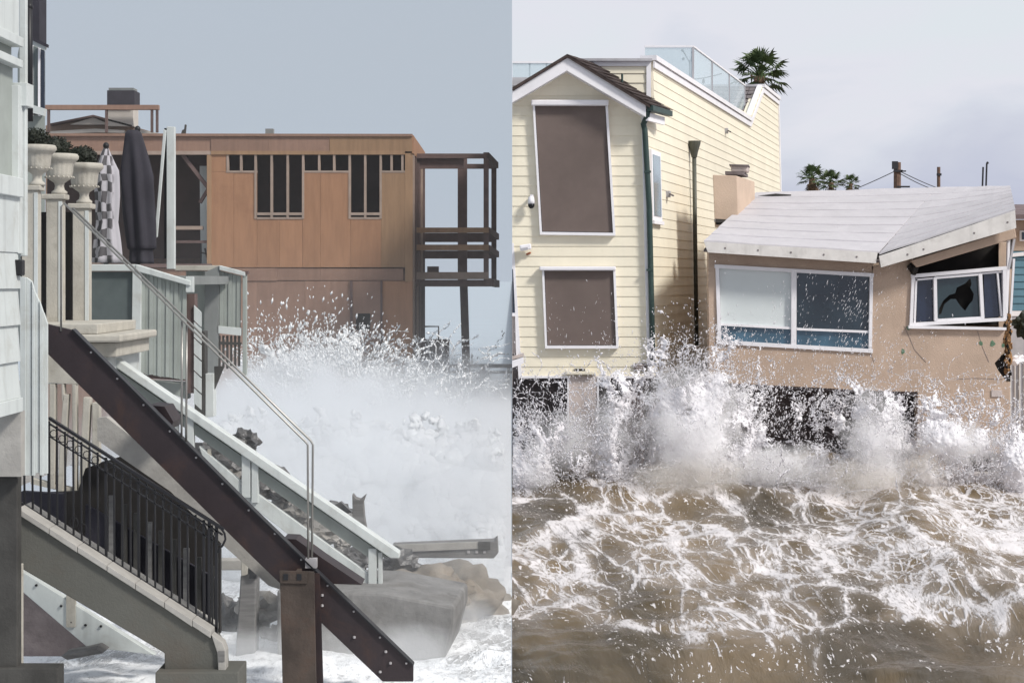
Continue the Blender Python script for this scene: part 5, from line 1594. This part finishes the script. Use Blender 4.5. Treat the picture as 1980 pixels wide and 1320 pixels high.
tag(obj('dark_board', MB().fp([(643, 977), (659, 970), (680, 990), (662, 996)], 18.5, 0.1), M['rock']), 'short dark board tilted behind the handrail by the stump', 'board')
blk = thing('concrete_block', 'large grey concrete block below the white stair foot', 'block', (P(740, 1265, 17).x, 17, 0.1))
obj('block_body', MB().prism([P(535, 1140, 16.9), P(740, 1146, 16.9), P(878, 1172, 16.9), P(878, 1205, 16.9), P(860, 1275, 16.9), P(600, 1290, 16.9), P(535, 1290, 16.9)], (0.1, 1.2, 0.02)), M['block'], blk, bevel=0.03)
bank = tag(obj('muddy_bank', MB().blob(P(890, 1180, 19.8), (0.50, 0.9, 0.40), 7, 0.5, 4, 1.6).blob(P(815, 1140, 18.6), (0.45, 0.5, 0.20), 17, 0.5, 4, 1.6), M['sandmud'], smooth=True), 'mound of muddy sand and debris right of the concrete block', 'mound')
tag(obj('grey_slab', MB().fp([(890, 1130), (935, 1126), (946, 1148), (900, 1146)], 20.2, 0.5), M['conclight'], bevel=0.02), 'flat grey slab lying on top of the muddy mound', 'slab')
tp = thing('timber_pile', 'grey weathered timber pile standing left of the rusty column', 'pile', (P(475, 1265, 17).x, 17, 0.2))
obj('shaft', MB().fp([(465, 1112), (496, 1098), (493, 1280), (454, 1280)], 17.0, 0.25), M['greywood'], tp, bevel=0.015)
obj('pale_head', MB().fp([(465, 1070), (480, 1066), (480, 1110), (466, 1114)], 16.97, 0.1), M['lcream'], tp, bevel=0.01)
obj('dark_notch', MB().rect(482, 1096, 496, 1118, 16.96, 0.1), M['iron'], tp)


# ------------------------------------------------------------------ concrete stair with iron railing, in front
def concrete_stair():
    Y = 14.5
    h = thing('concrete_stair', 'grey concrete stair with black iron railing leading down to the wash', 'stair', (P(230, 1290, Y).x, Y, 0.3))
    obj('side_wall', MB().fp([(30, 985), (405, 1225), (430, 1262), (432, 1302), (318, 1302), (318, 1262), (30, 1092)], Y, 0.3), M['concrete'], h, bevel=0.008)
    obj('footing', MB().rect(300, 1299, 461, 1345, Y - 0.12, 0.45), M['concrete'], h, bevel=0.01)
    # nosing in short broken lengths
    xs = [34, 95, 150, 207, 262, 318, 372, 408]
    for i in range(len(xs) - 1):
        xa, xb = xs[i], xs[i + 1] - 1
        f = lambda x: 984 + (x - 30) * 0.64
        obj('nosing', MB().fp([(xa, f(xa) - 5), (xb, f(xb) - 5), (xb, f(xb) + 7 + random.uniform(-2, 2)), (xa, f(xa) + 7)], Y - 0.035, 0.4), M['conclight'], h, bevel=0.004)
    obj('end_pier', MB().fp([(408, 1226), (430, 1242), (436, 1258), (436, 1300), (422, 1300), (420, 1262)], Y - 0.03, 0.15), M['conclight'], h, bevel=0.006)
    obj('grey_pier_plate', MB().rect(422, 1258, 434, 1278, Y - 0.037, 0.02), M['greywood'], h)  # small plate, darker grey than the end pier
    # iron railing
    Yr = Y + 0.18
    rl = obj('railing', MB().pbar(93, 808, 432, 1024, 5, Yr - 0.02, 0.05).pbar(93, 818, 430, 1034, 2.6, Yr - 0.01, 0.03), M['iron'], h, label='black wrought iron railing')
    lo = lambda x: 972 + (x - 40) * 0.64
    up = lambda x: 810 + (x - 93) * 0.636
    obj('bottom_rail', MB().pbar(40, lo(40), 420, lo(420), 3.5, Yr - 0.01, 0.03), M['iron'], rl)
    obj('lower_scroll_rail', MB().pbar(95, up(95) + 32, 425, up(425) + 32, 2.2, Yr, 0.02), M['iron'], rl)
    n = 24
    for i in range(n):
        x = 46 + i * 15.8
        ya = up(x) + 4 if x > 92 else 900
        thick = 4.6 if i in (3, 10, 14, 19, 22) else 2.8
        obj('baluster', MB().pbar(x, ya, x + 0.8, lo(x) + (22 if thick > 4 else 1), thick, Yr, 0.025), M['iron'], rl)
    for (x, yb) in ((404, 1228), (418, 1226)):
        obj('newel', MB().pbar(x, up(x), x, yb, 5, Yr - 0.01, 0.04), M['iron'], rl)
    # rings between the two upper rails
    for i in range(20):
        x = 104 + i * 16
        y = up(x) + 21
        c = P(x, y, Yr + 0.005)
        r = 0.030
        ring = [c + Vector((math.cos(q * 0.7854) * r, 0, math.sin(q * 0.7854) * r)) for q in range(9)]
        obj('scroll', MB().tube(ring, 0.0042, 5, cap=False), M['iron'], rl)
    pts = [P(428, 1022, Yr), P(434, 1030, Yr), P(436, 1042, Yr), P(430, 1055, Yr), P(424, 1060, Yr), P(423, 1068, Yr)]
    obj('end_scroll', MB().tube(pts, 0.009, 6), M['iron'], rl)
    for cx_, cy_ in ((143, 1010), (160, 1022)):
        c = P(cx_, cy_, Yr)
        obj('scroll', MB().tube([c + Vector((math.cos(q * 0.7854) * 0.035, 0, math.sin(q * 0.7854) * 0.045)) for q in range(9)], 0.004, 5, cap=False), M['iron'], rl)


concrete_stair()
us = thing('under_stair_shade', 'dark slatted fill added for the shade beneath the brown stair', 'screen', (P(250, 1200, 15.9).x, 16.0, 0.5))
obj('shade_sheet', MB().fp([(40, 955), (150, 950), (165, 905), (240, 880), (330, 950), (425, 1040), (425, 1225), (300, 1190), (160, 1080), (40, 1010)], 16.3, 0.1), M['dark'], us)  # dark sheet stands in for the shade under the stair
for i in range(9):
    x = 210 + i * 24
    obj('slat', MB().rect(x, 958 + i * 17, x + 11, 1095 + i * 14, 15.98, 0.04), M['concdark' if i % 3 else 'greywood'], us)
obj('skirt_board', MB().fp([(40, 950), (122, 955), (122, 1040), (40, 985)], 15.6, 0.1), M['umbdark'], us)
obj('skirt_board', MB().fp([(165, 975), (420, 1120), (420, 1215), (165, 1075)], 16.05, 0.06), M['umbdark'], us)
pb = thing('pale_stair_beam', 'pale painted beam running down close below the brown stringer', 'beam', (P(380, 1130, 16.4).x, 16.4, 0.9))
obj('beam_face', MB().fp([(188, 808), (205, 806), (262, 850), (400, 985), (545, 1122), (545, 1140), (520, 1132), (430, 1052), (330, 950), (240, 888), (188, 850)], 15.7, 0.12), M['conclight'], pb)
obj('beam_edge', MB().pbar(200, 812, 262, 850, 4, 15.97, 0.1), M['lwhite'], pb)
cb = thing('cross_beam', 'pale level timber crossing behind the iron railing end', 'beam', (P(440, 1100, 17.2).x, 17.3, 0.9))
obj('timber', MB().rect(395, 1082, 470, 1102, 17.25, 0.15), M['conclight'], cb, bevel=0.01)
uw = thing('white_underboard', 'white sloping board with bolt holes beneath the concrete stair', 'board', (P(150, 1245, 15.5).x, 15.5, 0.5))
obj('board', MB().fp([(30, 1096), (300, 1266), (168, 1250), (30, 1132)], 15.45, 0.1), M['lwhite'], uw, bevel=0.005)
obj('joint_strip', MB().rect(128, 1150, 145, 1212, 15.43, 0.05), M['lcream'], uw)
for (x, y) in ((70, 1131), (118, 1171), (138, 1202), (165, 1208), (195, 1210)):
    obj('bolt_hole', MB().lathe(P(x, y, 15.44), [(0.001, -0.012), (0.012, -0.006), (0.012, 0.006), (0.001, 0.012)], 8), M['iron'], uw)
tag(obj('white_strip', MB().rect(28, 1092, 39, 1300, 14.35, 0.1), M['lcream'], bevel=0.004), 'upright white strip against the dark pillar below the concrete stair', 'post')
tag(obj('dark_triangle', MB().fp([(30, 1115), (172, 1240), (172, 1268), (30, 1268)], 15.9, 0.1), M['under']), 'dark triangular sheet under the concrete stair', 'wall')  # dark sheet filling the triangle below the sloping board
tag(obj('floating_plank', MB().fp([(118, 1268), (185, 1253), (199, 1262), (130, 1275)], 15.2, 0.3), M['greywood']), 'grey broken plank floating in the foam under the concrete stair', 'plank')

# ------------------------------------------------------------------ pier, rocks and bin beyond the plywood house
pr = thing('pier_railing', 'brown pier railing above the dark sea rocks beyond the balcony', 'railing', (P(930, 745, 44).x, 44, zr(745, 44)))
obj('rail', MB().rect(862, 704, 989.6, 711, 44, 0.15), M['balc'], pr)
obj('rail', MB().rect(862, 717, 989.6, 722, 44.02, 0.1), M['balc'], pr)
for x in (884, 935, 983):
    obj('post', MB().rect(x - 2.5, 711, x + 2.5, 748, 44.0, 0.12), M['balc'], pr)
for i, (x, y, rx, ry) in enumerate(((915, 775, 26, 26), (945, 765, 22, 24), (966, 790, 20, 18), (975, 762, 14, 20), (930, 800, 26, 14), (880, 790, 26, 20))):
    s = 43.0 / F
    tag(obj('sea_rock', MB().blob(P(x, y, 43), (rx * s * 0.9, rx * s, ry * s), 200 + i, 0.35, 3, 1.3), M['rock']),
        ['dark sea rock below the middle of the pier rail', 'tall sea rock under the pier rail', 'low sea rock at the right beside the seam', 'upright sea rock at the far right under the pier rail', 'flat sea rock at the foot of the group', 'sea rock at the left end, half lost in the spray'][i], 'rock', 'sea rocks under the pier rail')
bx = thing('equipment_box', 'pale grey equipment box with thin pipe frame behind the corner posts', 'box', (P(842, 715, 43).x, 43, zr(715, 43)))
obj('box_body', MB().rect(818, 661, 862, 722, 43, 0.6), M['greymetal'], bx, bevel=0.02)
obj('box_edge', MB().rect(861, 663, 868, 722, 42.97, 0.3), M['balc'], bx)
obj('box_lid', MB().rect(816, 657, 868, 663, 42.95, 0.6), M['balc'], bx)
obj('pipe_frame', MB().tube([P(820, 631, 42.9), P(848, 631, 42.9), P(848, 662, 42.9)], 0.02, 6), M['rail'], bx)


# ------------------------------------------------------------------ spray: real droplets, threads of foam, and mist
def unproj(px, py, Y):
    return np.stack([(px - CX) / F * Y, Y, CZ - (py - HY) / F * Y], -1)


def drops(name, C, D, L, R, m, kind='stuff'):
    """C centres, D unit directions, L half lengths, R radii: five-cornered water drops"""
    n = len(C)
    a = RNG.normal(size=(n, 3))
    a -= (a * D).sum(1, keepdims=True) * D
    a /= np.linalg.norm(a, axis=1, keepdims=True) + 1e-9
    b = np.cross(D, a)
    V = np.empty((n, 5, 3))
    V[:, 0] = C + D * L[:, None]
    V[:, 4] = C - D * L[:, None]
    for k in range(3):
        q = 2 * math.pi * k / 3
        V[:, k + 1] = C + (a * math.cos(q) + b * math.sin(q)) * R[:, None] + D * (L * RNG.uniform(-0.3, 0.3, n))[:, None]
    base = np.arange(n)[:, None] * 5
    T_ = []
    for k in range(3):
        k2 = (k + 1) % 3
        T_ += [np.concatenate([base, base + 1 + k, base + 1 + k2], 1), np.concatenate([base + 4, base + 1 + k2, base + 1 + k], 1)]
    Fc = np.stack(T_, 1).reshape(-1, 3)
    return np_obj(name, V.reshape(-1, 3), Fc, m, kind, smooth=False)


class Spray:
    def __init__(s):
        s.C, s.D, s.L, s.R = [], [], [], []

    def add(s, px, py, Y, dx, dy, ln, rad):
        C = unproj(px, py, Y)
        d = np.stack([dx, RNG.normal(0, 0.35, len(px)), -dy], -1)
        d /= np.linalg.norm(d, axis=1, keepdims=True) + 1e-9
        s.C.append(C)
        s.D.append(d)
        s.L.append(ln)
        s.R.append(rad)

    def cloud(s, cx, cy, sx, sy, n, ox, oy, Y0, Y1, size=0.011, stretch=2.0, clump=0.0, x0=991.5, x1=2100):
        """gaussian burst thrown outward from (ox, oy)"""
        px, py = RNG.normal(cx, sx, n), RNG.normal(cy, sy, n)
        if clump:
            k = fbm(px / 22.0, py / 22.0, 4, int(cx)) * 2 + fbm(px / 70.0, py / 60.0, 3, int(cy))
            keep = RNG.random(n) < 1 / (1 + np.exp(-(k * 9) * clump + 0.4))
            px, py = px[keep], py[keep]
        keep = (px > x0) & (px < x1) & (py < 985)
        px, py = px[keep], py[keep]
        n = len(px)
        dx, dy = px - ox + RNG.normal(0, 60, n), py - oy + RNG.normal(0, 40, n)
        r = size * np.exp(np.clip(RNG.normal(0, 0.5, n), -1.2, 0.75))
        s.add(px, py, RNG.uniform(Y0, Y1, n), dx, dy, r * stretch * RNG.uniform(0.7, 1.8, n), r)

    def threads(s, n, x0, x1, y0, y1, ox, oy, Y0, Y1, size=0.014, length=60, up=1.0, xmin=991.5, xmax=2100):
        """wandering threads and torn sheets of foam"""
        for i in range(n):
            m = int(RNG.integers(10, 34))
            sx, sy = RNG.uniform(x0, x1), RNG.uniform(y0, y1)
            a = math.atan2(sy - oy, sx - ox) + RNG.normal(0, 0.6)
            st = length / m * RNG.uniform(0.5, 1.6)
            ang = a + np.cumsum(RNG.normal(0, 0.28, m))
            px, py = sx + np.cumsum(np.cos(ang)) * st, sy + np.cumsum(np.sin(ang)) * st * up
            px = px + RNG.normal(0, 1.2, m)
            Y = RNG.uniform(Y0, Y1) + np.cumsum(RNG.normal(0, 0.01, m))
            k = (px > xmin) & (px < xmax) & (py < 985)
            if k.sum() < 3:
                continue
            px, py, Y, ang = px[k], py[k], Y[k], ang[k]
            r = size * RNG.uniform(0.5, 1.4) * np.exp(RNG.normal(0, 0.35, len(px)))
            s.add(px, py, Y, np.cos(ang), np.sin(ang), np.maximum(r * 1.5, st * 0.0075 * RNG.uniform(0.6, 1.3, len(px))), r)

    def build(s, name, m):
        return drops(name, np.concatenate(s.C), np.concatenate(s.D), np.concatenate(s.L), np.concatenate(s.R), m)


S1 = Spray()
Ya, Yb = 29.7, 31.5
# big burst between the two houses
S1.cloud(1335, 830, 60, 60, 6300, 1340, 930, Ya, Yb, 0.006, 2.0, 0.5)
S1.cloud(1345, 800, 95, 80, 10920, 1340, 930, Ya, Yb, 0.0052, 2.0, 0.9)
S1.cloud(1320, 735, 70, 55, 2310, 1340, 930, Ya, Yb, 0.0050, 2.0, 1.0)
S1.cloud(1320, 680, 50, 40, 600, 1340, 930, Ya, Yb, 0.0045, 2.0, 0.6)
# in front of the dark garage
S1.cloud(1530, 820, 85, 55, 3780, 1440, 1050, Ya, Yb, 0.0056, 2.4, 1.4)
S1.cloud(1600, 765, 100, 40, 1260, 1500, 1000, Ya, Yb, 0.0052, 2.4, 1.3)
S1.cloud(1500, 890, 90, 25, 1764, 1440, 1000, Ya, Yb, 0.0056, 2.2, 1.2)
S1.cloud(1620, 700, 110, 40, 924, 1500, 1000, Ya, Yb, 0.0045, 2.4, 0.9)
S1.cloud(1620, 600, 75, 45, 1058, 1450, 1000, Ya, Yb, 0.0034, 4.5, 0.8)
S1.cloud(1460, 660, 60, 20, 294, 1340, 930, Ya, Yb, 0.0040, 3.0, 0.6)
# second burst
S1.cloud(1690, 870, 42, 60, 6300, 1690, 960, Ya, Yb, 0.0058, 2.0, 0.9)
S1.cloud(1690, 800, 45, 60, 3360, 1690, 960, Ya, Yb, 0.0052, 2.2, 1.1)
# right corner
S1.cloud(1875, 875, 80, 45, 4284, 1850, 980, Ya, Yb, 0.0060, 2.2, 1.4)
S1.cloud(1850, 770, 80, 55, 831, 1830, 980, Ya, Yb, 0.0052, 2.6, 1.2)
S1.cloud(1965, 900, 40, 60, 5040, 1960, 980, Ya, Yb, 0.0062, 2.0, 0.8)
# under the yellow house
S1.cloud(1055, 840, 65, 60, 7140, 1100, 960, Ya, Yb, 0.0062, 2.2, 1.5)
S1.cloud(1015, 915, 38, 35, 5040, 1080, 980, Ya, Yb, 0.0066, 2.0, 0.9)
S1.cloud(1185, 850, 36, 75, 5040, 1180, 960, Ya, Yb, 0.0056, 2.2, 1.1)
S1.cloud(1120, 650, 60, 40, 420, 1110, 960, Ya, Yb, 0.0034, 4.0, 0.5)
# low fringe of broken foam along the whole front
for cx in range(1010, 2001, 55):
    S1.cloud(cx, 930 + 8 * math.sin(cx * 0.03), 34, 14, 700, cx, 1000, 29.8, Yb, 0.006, 1.8, 1.3)
S1.threads(110, 992, 1250, 750, 950, 1130, 1000, Ya, Yb, 0.0085, 60)
S1.threads(60, 1250, 1450, 700, 900, 1340, 960, Ya, Yb, 0.006, 50)
S1.threads(70, 1790, 1990, 800, 940, 1850, 1010, Ya, Yb, 0.0085, 70)
S1.threads(50, 1630, 1770, 770, 930, 1690, 1000, Ya, Yb, 0.007, 60)
S1.threads(50, 1690, 1940, 720, 830, 1800, 1010, Ya, Yb, 0.006, 45)
S1.threads(90, 992, 1990, 910, 965, 1500, 1500, 29.2, 30.6, 0.007, 90, 0.5)
S1.build('wave_spray', M['drop'])


def rank01(a):
    r = np.empty(a.size)
    r[np.argsort(a.ravel())] = np.linspace(0, 1, a.size)
    return r.reshape(a.shape)


def plume(name, blobs, ox, oy, box, Y, seed, m, cell=1.5, kt=9.0, kr=0.020, bulge=0.5, fine=4.6, thick=0.012):
    """a torn, lacy sheet of flying water: dense where the plume is thick, threads and holes towards its rim"""
    x0, y0, x1, y1 = box
    xs, ys = np.arange(x0, x1, cell), np.arange(y0, y1, cell)
    PX, PY = np.meshgrid(xs, ys)
    D = np.zeros(PX.shape)
    for (cx, cy, sx, sy, a) in blobs:
        D = np.maximum(D, a * np.exp(-((PX - cx) / sx) ** 2 - ((PY - cy) / sy) ** 2))
    for (cx, cy, sx, sy) in ((1905, 914, 28, 40), (1698, 886, 15, 13), (1738, 886, 15, 15), (1545, 925, 42, 12), (1086, 888, 11, 26), (1275, 830, 26, 20), (1110, 800, 26, 30)):
        D = D * (1 - 0.78 * np.exp(-((PX - cx) / sx) ** 4 - ((PY - cy) / sy) ** 4))
    dx, dy = PX - ox, PY - oy
    r = np.hypot(dx, dy)
    th = np.arctan2(dx, -dy)
    wx, wy = fbm(PX / 40, PY / 40, 4, seed + 5), fbm(PX / 40, PY / 40, 4, seed + 9)
    u, v = th * kt + wx * 2.2, r * kr + wy * 2.2
    lace = 1 - np.abs(fbm(u, v, 4, seed, 0.55)) * 2
    lace2 = 1 - np.abs(fbm(PX / fine + wx * 5, PY / fine + wy * 5, 3, seed + 20)) * 2
    body = fbm(u * 0.8 + 7, v * 0.8, 4, seed + 40)
    n = rank01(0.42 * rank01(lace) + 0.36 * rank01(lace2) + 0.45 * rank01(body))
    keep = n > 1 - np.clip(D, 0, 1.05)
    k = keep[:-1, :-1]
    Yd = Y - bulge * np.clip(D, 0, 1.2) + 0.30 * wx + 0.10 * fbm(PX / 14, PY / 14, 4, seed + 60) + 0.035 * fbm(PX / 4.5, PY / 4.5, 2, seed + 70)
    V = unproj(PX, PY, Yd).reshape(-1, 3)
    Fc = grid_faces(len(xs), len(ys))[k.ravel()]
    used = np.unique(Fc)
    mp_ = np.full(len(V), -1)
    mp_[used] = np.arange(len(used))
    o = np_obj(name, V[used], mp_[Fc], m, 'stuff', smooth=True)
    sd = o.modifiers.new('thickness', 'SOLIDIFY')
    sd.thickness = thick
    sd.offset = 0
    return o


M['sheet'] = drop_mat('foam_sheet', (0.83, 0.81, 0.835))
M['sheet'].node_tree.nodes['Mix Shader'].inputs[0].default_value = 0.12
for (blobs, ox, oy, box, Y, sd_) in (
        ([(1345, 850, 92, 95, 1.25), (1320, 780, 74, 68, 0.72), (1305, 722, 48, 48, 0.34), (1400, 810, 70, 55, 0.36)], 1345, 1000, (1180, 610, 1500, 955), 30.7, 3),
        ([(1350, 825, 110, 105, 0.50), (1330, 730, 90, 80, 0.28)], 1345, 1000, (1150, 600, 1560, 950), 31.2, 31),
        ([(1690, 885, 52, 75, 1.15), (1685, 800, 50, 60, 0.62), (1660, 750, 40, 40, 0.30)], 1690, 1010, (1560, 660, 1800, 960), 30.7, 7),
        ([(1705, 840, 90, 90, 0.38)], 1690, 1010, (1560, 660, 1860, 950), 31.2, 71),
        ([(1850, 855, 95, 42, 1.0), (1965, 900, 55, 75, 1.15), (1800, 925, 50, 40, 0.9), (1830, 800, 55, 40, 0.30), (1930, 835, 50, 40, 0.5)], 1880, 1040, (1720, 690, 2060, 965), 30.7, 11),
        ([(1880, 820, 120, 60, 0.16), (1850, 900, 130, 50, 0.45)], 1860, 1040, (1740, 680, 2060, 960), 31.3, 111),
        ([(1020, 920, 60, 52, 1.15), (1045, 850, 55, 65, 0.48), (1015, 780, 40, 50, 0.30), (1095, 895, 60, 40, 0.62)], 1080, 1020, (992, 690, 1210, 965), 30.7, 17),
        ([(1183, 880, 34, 75, 1.05), (1185, 800, 30, 70, 0.62), (1205, 760, 30, 50, 0.35)], 1178, 1030, (1110, 680, 1270, 960), 30.8, 23),
        ([(1530, 905, 130, 42, 0.70), (1460, 850, 45, 60, 0.36), (1560, 810, 90, 50, 0.12)], 1470, 1040, (1380, 700, 1680, 960), 30.9, 29)):
    plume('spray_plume', blobs, ox, oy, box, Y, sd_, M['sheet'])


S2 = Spray()
for (cx, cy, sx, sy, n) in ((640, 720, 75, 40, 1300), (560, 735, 60, 35, 800), (740, 740, 70, 28, 1000), (850, 750, 50, 28, 350), (620, 660, 60, 40, 260), (560, 620, 45, 25, 60), (900, 770, 40, 25, 120), (690, 690, 50, 25, 350)):
    S2.cloud(cx, cy, sx, sy, n * 4, cx - 40, 900, 31.0, 35.5, 0.013, 1.6, 0.9, x0=425, x1=986)
S2.threads(260, 480, 960, 670, 790, 700, 900, 31, 35.5, 0.012, 60, 0.7, xmin=430, xmax=984)
S2.build('surf_spray', M['dropl'])
M['lsheet'] = drop_mat('surf_sheet', (0.70, 0.71, 0.72))
M['lsheet'].node_tree.nodes['Mix Shader'].inputs[0].default_value = 0.12
plume('surf_plume', [(620, 740, 150, 75, 0.62), (560, 770, 130, 50, 0.8), (760, 770, 130, 45, 0.62), (870, 775, 70, 40, 0.55), (640, 690, 70, 50, 0.40)], 640, 960, (425, 600, 984, 840), 33.6, 41, M['lsheet'], 2.0, 8.0, 0.025, 0.8, 13.0, 0.04)



def surf_body():
    """the rolling white body of the broken wave on the left, lumpy and torn along its crest"""
    xs, ys = np.arange(422, 976, 2.2), np.arange(760, 1125, 2.2)
    PX, PY = np.meshgrid(xs, ys)
    wx, wy = fbm(PX / 60, PY / 50, 4, 301) * 1.4, fbm(PX / 60, PY / 50, 4, 302) * 1.4
    big = fbm(PX / 130 + wx, PY / 75 + wy, 4, 303)
    mid = np.abs(fbm(PX / 55 + wx * 1.5, PY / 36 + wy * 1.5, 4, 304))
    small = fbm(PX / 16, PY / 12, 4, 305)
    top = 800 + 70 * fbm(PX / 70, PX * 0, 4, 306) + 20 * np.clip((PX - 800) / 120, 0, 1)
    D = np.clip((PY - top) / 75, 0, 1.1)
    n = rank01(0.6 * rank01(np.abs(fbm(PX / 12 + wx * 3, PY / 10 + wy * 3, 3, 307))) + 0.5 * rank01(small))
    keep = n > 1 - D
    curl = np.exp(-((PX - 940) / 70) ** 2 - ((PY - 885) / 22) ** 2) - 0.8 * np.exp(-((PX - 930) / 80) ** 2 - ((PY - 845) / 24) ** 2)
    Yd = 26.6 - 3.9 * (PY - 760) / 350 - 1.7 * big + 0.85 * mid - 0.16 * small - 0.7 * curl
    V = unproj(PX, PY, Yd).reshape(-1, 3)
    Fc = grid_faces(len(xs), len(ys))[keep[:-1, :-1].ravel()]
    used = np.unique(Fc)
    mp_ = np.full(len(V), -1)
    mp_[used] = np.arange(len(used))
    M['body'] = drop_mat('surf_white', (0.66, 0.675, 0.69))
    M['body'].node_tree.nodes['Mix Shader'].inputs[0].default_value = 0.1
    o = np_obj('breaking_wave', V[used], mp_[Fc], M['body'], 'stuff', smooth=True)
    sd = o.modifiers.new('thickness', 'SOLIDIFY')
    sd.thickness = 0.08


surf_body()


# mist: soft volumes, one per burst
def mist_mat(name, dens, colr, nscale, lo, hi):
    m = bpy.data.materials.new(name)
    m.use_nodes = True
    t = NT(m.node_tree)
    m.node_tree.nodes.remove(m.node_tree.nodes['Principled BSDF'])
    oc = t.n('ShaderNodeTexCoord').outputs['Object']
    r = t.n('ShaderNodeVectorMath', {0: oc}, operation='LENGTH').outputs['Value']
    pos = t.n('ShaderNodeNewGeometry').outputs['Position']
    nz = t.n('ShaderNodeTexNoise', {'Vector': pos, 'Scale': nscale, 'Detail': 6.0, 'Roughness': 0.68}).outputs[0]
    fall = t.math('SUBTRACT', 1.0, r)
    e = t.math('ADD', t.math('MULTIPLY', fall, 1.25), t.math('MULTIPLY', t.math('SUBTRACT', nz, 0.5), 2.6))
    d = t.math('MULTIPLY', t.math('MULTIPLY', t.smooth(e, lo, hi), t.smooth(fall, 0.02, 0.30)), dens)
    v = t.n('ShaderNodeVolumePrincipled', {'Color': tuple(colr) + (1,), 'Density': d, 'Anisotropy': -0.1})
    m.node_tree.links.new(v.outputs[0], m.node_tree.nodes['Material Output'].inputs['Volume'])
    return m


mm = mist_mat('burst_mist', 2.8, (0.996, 0.992, 0.994), 2.6, 0.20, 0.95)
mt = mist_mat('muddy_mist', 1.1, (0.97, 0.93, 0.87), 2.2, 0.20, 0.95)
for i, (cx, cy, rx, ry, Y, m_) in enumerate(((1345, 830, 165, 180, 30.6, mm), (1340, 850, 110, 100, 30.1, mm), (1690, 870, 90, 150, 30.3, mm), (1850, 855, 115, 60, 30.4, mm), (1965, 905, 80, 100, 30.7, mm),
                                             (1040, 915, 85, 85, 30.3, mm), (1183, 860, 60, 140, 30.8, mm), (1100, 860, 110, 80, 30.9, mm), (1330, 925, 190, 55, 29.9, mt), (1660, 925, 120, 60, 29.9, mt), (1500, 900, 150, 60, 30.4, mm), (1790, 915, 80, 70, 30.1, mt))):
    s = Y / F
    c = P(cx, cy, Y)
    rx_m = rx * s
    if c.x - rx_m < 0.02:
        rx_m = c.x - 0.02
    o = obj('spray_mist', MB().blob((0, 0, 0), (1, 1, 1), 1, 0.0, 3), m_, kind='stuff')
    for v in o.data.vertices:
        v.co.z += o.location.z
    o.scale = (rx_m, 0.75, ry * s)
    o.location = c

wm = mist_mat('wash_mist', 0.9, (0.92, 0.93, 0.94), 1.6, 0.10, 0.95)
for cx, cy, rx, ry, Y in ((740, 1262, 245, 70, 16.4), (480, 1255, 150, 60, 16.6), (905, 1205, 80, 75, 18.2)):
    s = Y / F
    c = P(cx, cy, Y)
    o = obj('wash_mist', MB().blob((0, 0, 0), (1, 1, 1), 1, 0.0, 3), wm, kind='stuff')
    for v in o.data.vertices:
        v.co.z += o.location.z
    o.scale = (min(rx * s, -c.x - 0.02), 0.8, ry * s)
    o.location = c

# the bank of white surf mist on the left
def surf_mist():
    m = bpy.data.materials.new('surf_mist')
    m.use_nodes = True
    t = NT(m.node_tree)
    m.node_tree.nodes.remove(m.node_tree.nodes['Principled BSDF'])
    pos = t.n('ShaderNodeNewGeometry').outputs['Position']
    s = t.n('ShaderNodeSeparateXYZ', {0: pos})
    n1 = t.n('ShaderNodeTexNoise', {'Vector': pos, 'Scale': 0.55, 'Detail': 4.0, 'Roughness': 0.55}).outputs[0]
    n2 = t.n('ShaderNodeTexNoise', {'Vector': pos, 'Scale': 2.2, 'Detail': 4.0, 'Roughness': 0.6}).outputs[0]
    bx = t.math('DIVIDE', t.math('ADD', s.outputs[0], 3.1), 1.9)
    bump = t.math('MULTIPLY', t.math('POWER', 2.718, t.math('MULTIPLY', t.math('MULTIPLY', bx, bx), -1.0)), 0.40)
    top = t.math('ADD', t.math('ADD', 0.15, bump), t.math('ADD', t.math('MULTIPLY', n1, 2.0), t.math('MULTIPLY', n2, 0.9)))
    h = t.smooth(t.math('SUBTRACT', top, s.outputs[2]), -0.5, 1.0)
    fr = t.smooth(s.outputs[1], 19.0, 25.5, 0.03, 1.0)
    bk = t.smooth(s.outputs[1], 36.0, 37.6, 1.0, 0.0)
    lf = t.smooth(s.outputs[0], -6.2, -4.2, 0.0, 1.0)
    n3 = t.n('ShaderNodeTexNoise', {'Vector': pos, 'Scale': 1.5, 'Detail': 6.0, 'Roughness': 0.65, 'Distortion': 0.6}).outputs[0]
    d = t.math('MULTIPLY', t.math('MULTIPLY', t.math('MULTIPLY', h, fr), t.math('MULTIPLY', bk, lf)), t.smooth(n3, 0.40, 0.58, 0.05, 3.0))
    amb = t.smooth(s.outputs[2], 0.5, 5.0, 0.010, 0.0018)
    d = t.math('ADD', d, amb)
    v = t.n('ShaderNodeVolumePrincipled', {'Color': (0.91, 0.925, 0.94, 1), 'Density': d, 'Anisotropy': 0.2})
    m.node_tree.links.new(v.outputs[0], m.node_tree.nodes['Material Output'].inputs['Volume'])
    obj('surf_mist', MB().box(-12.0, -0.01, 16.2, 37.7, -0.6, 9.0), m, kind='stuff')


surf_mist()
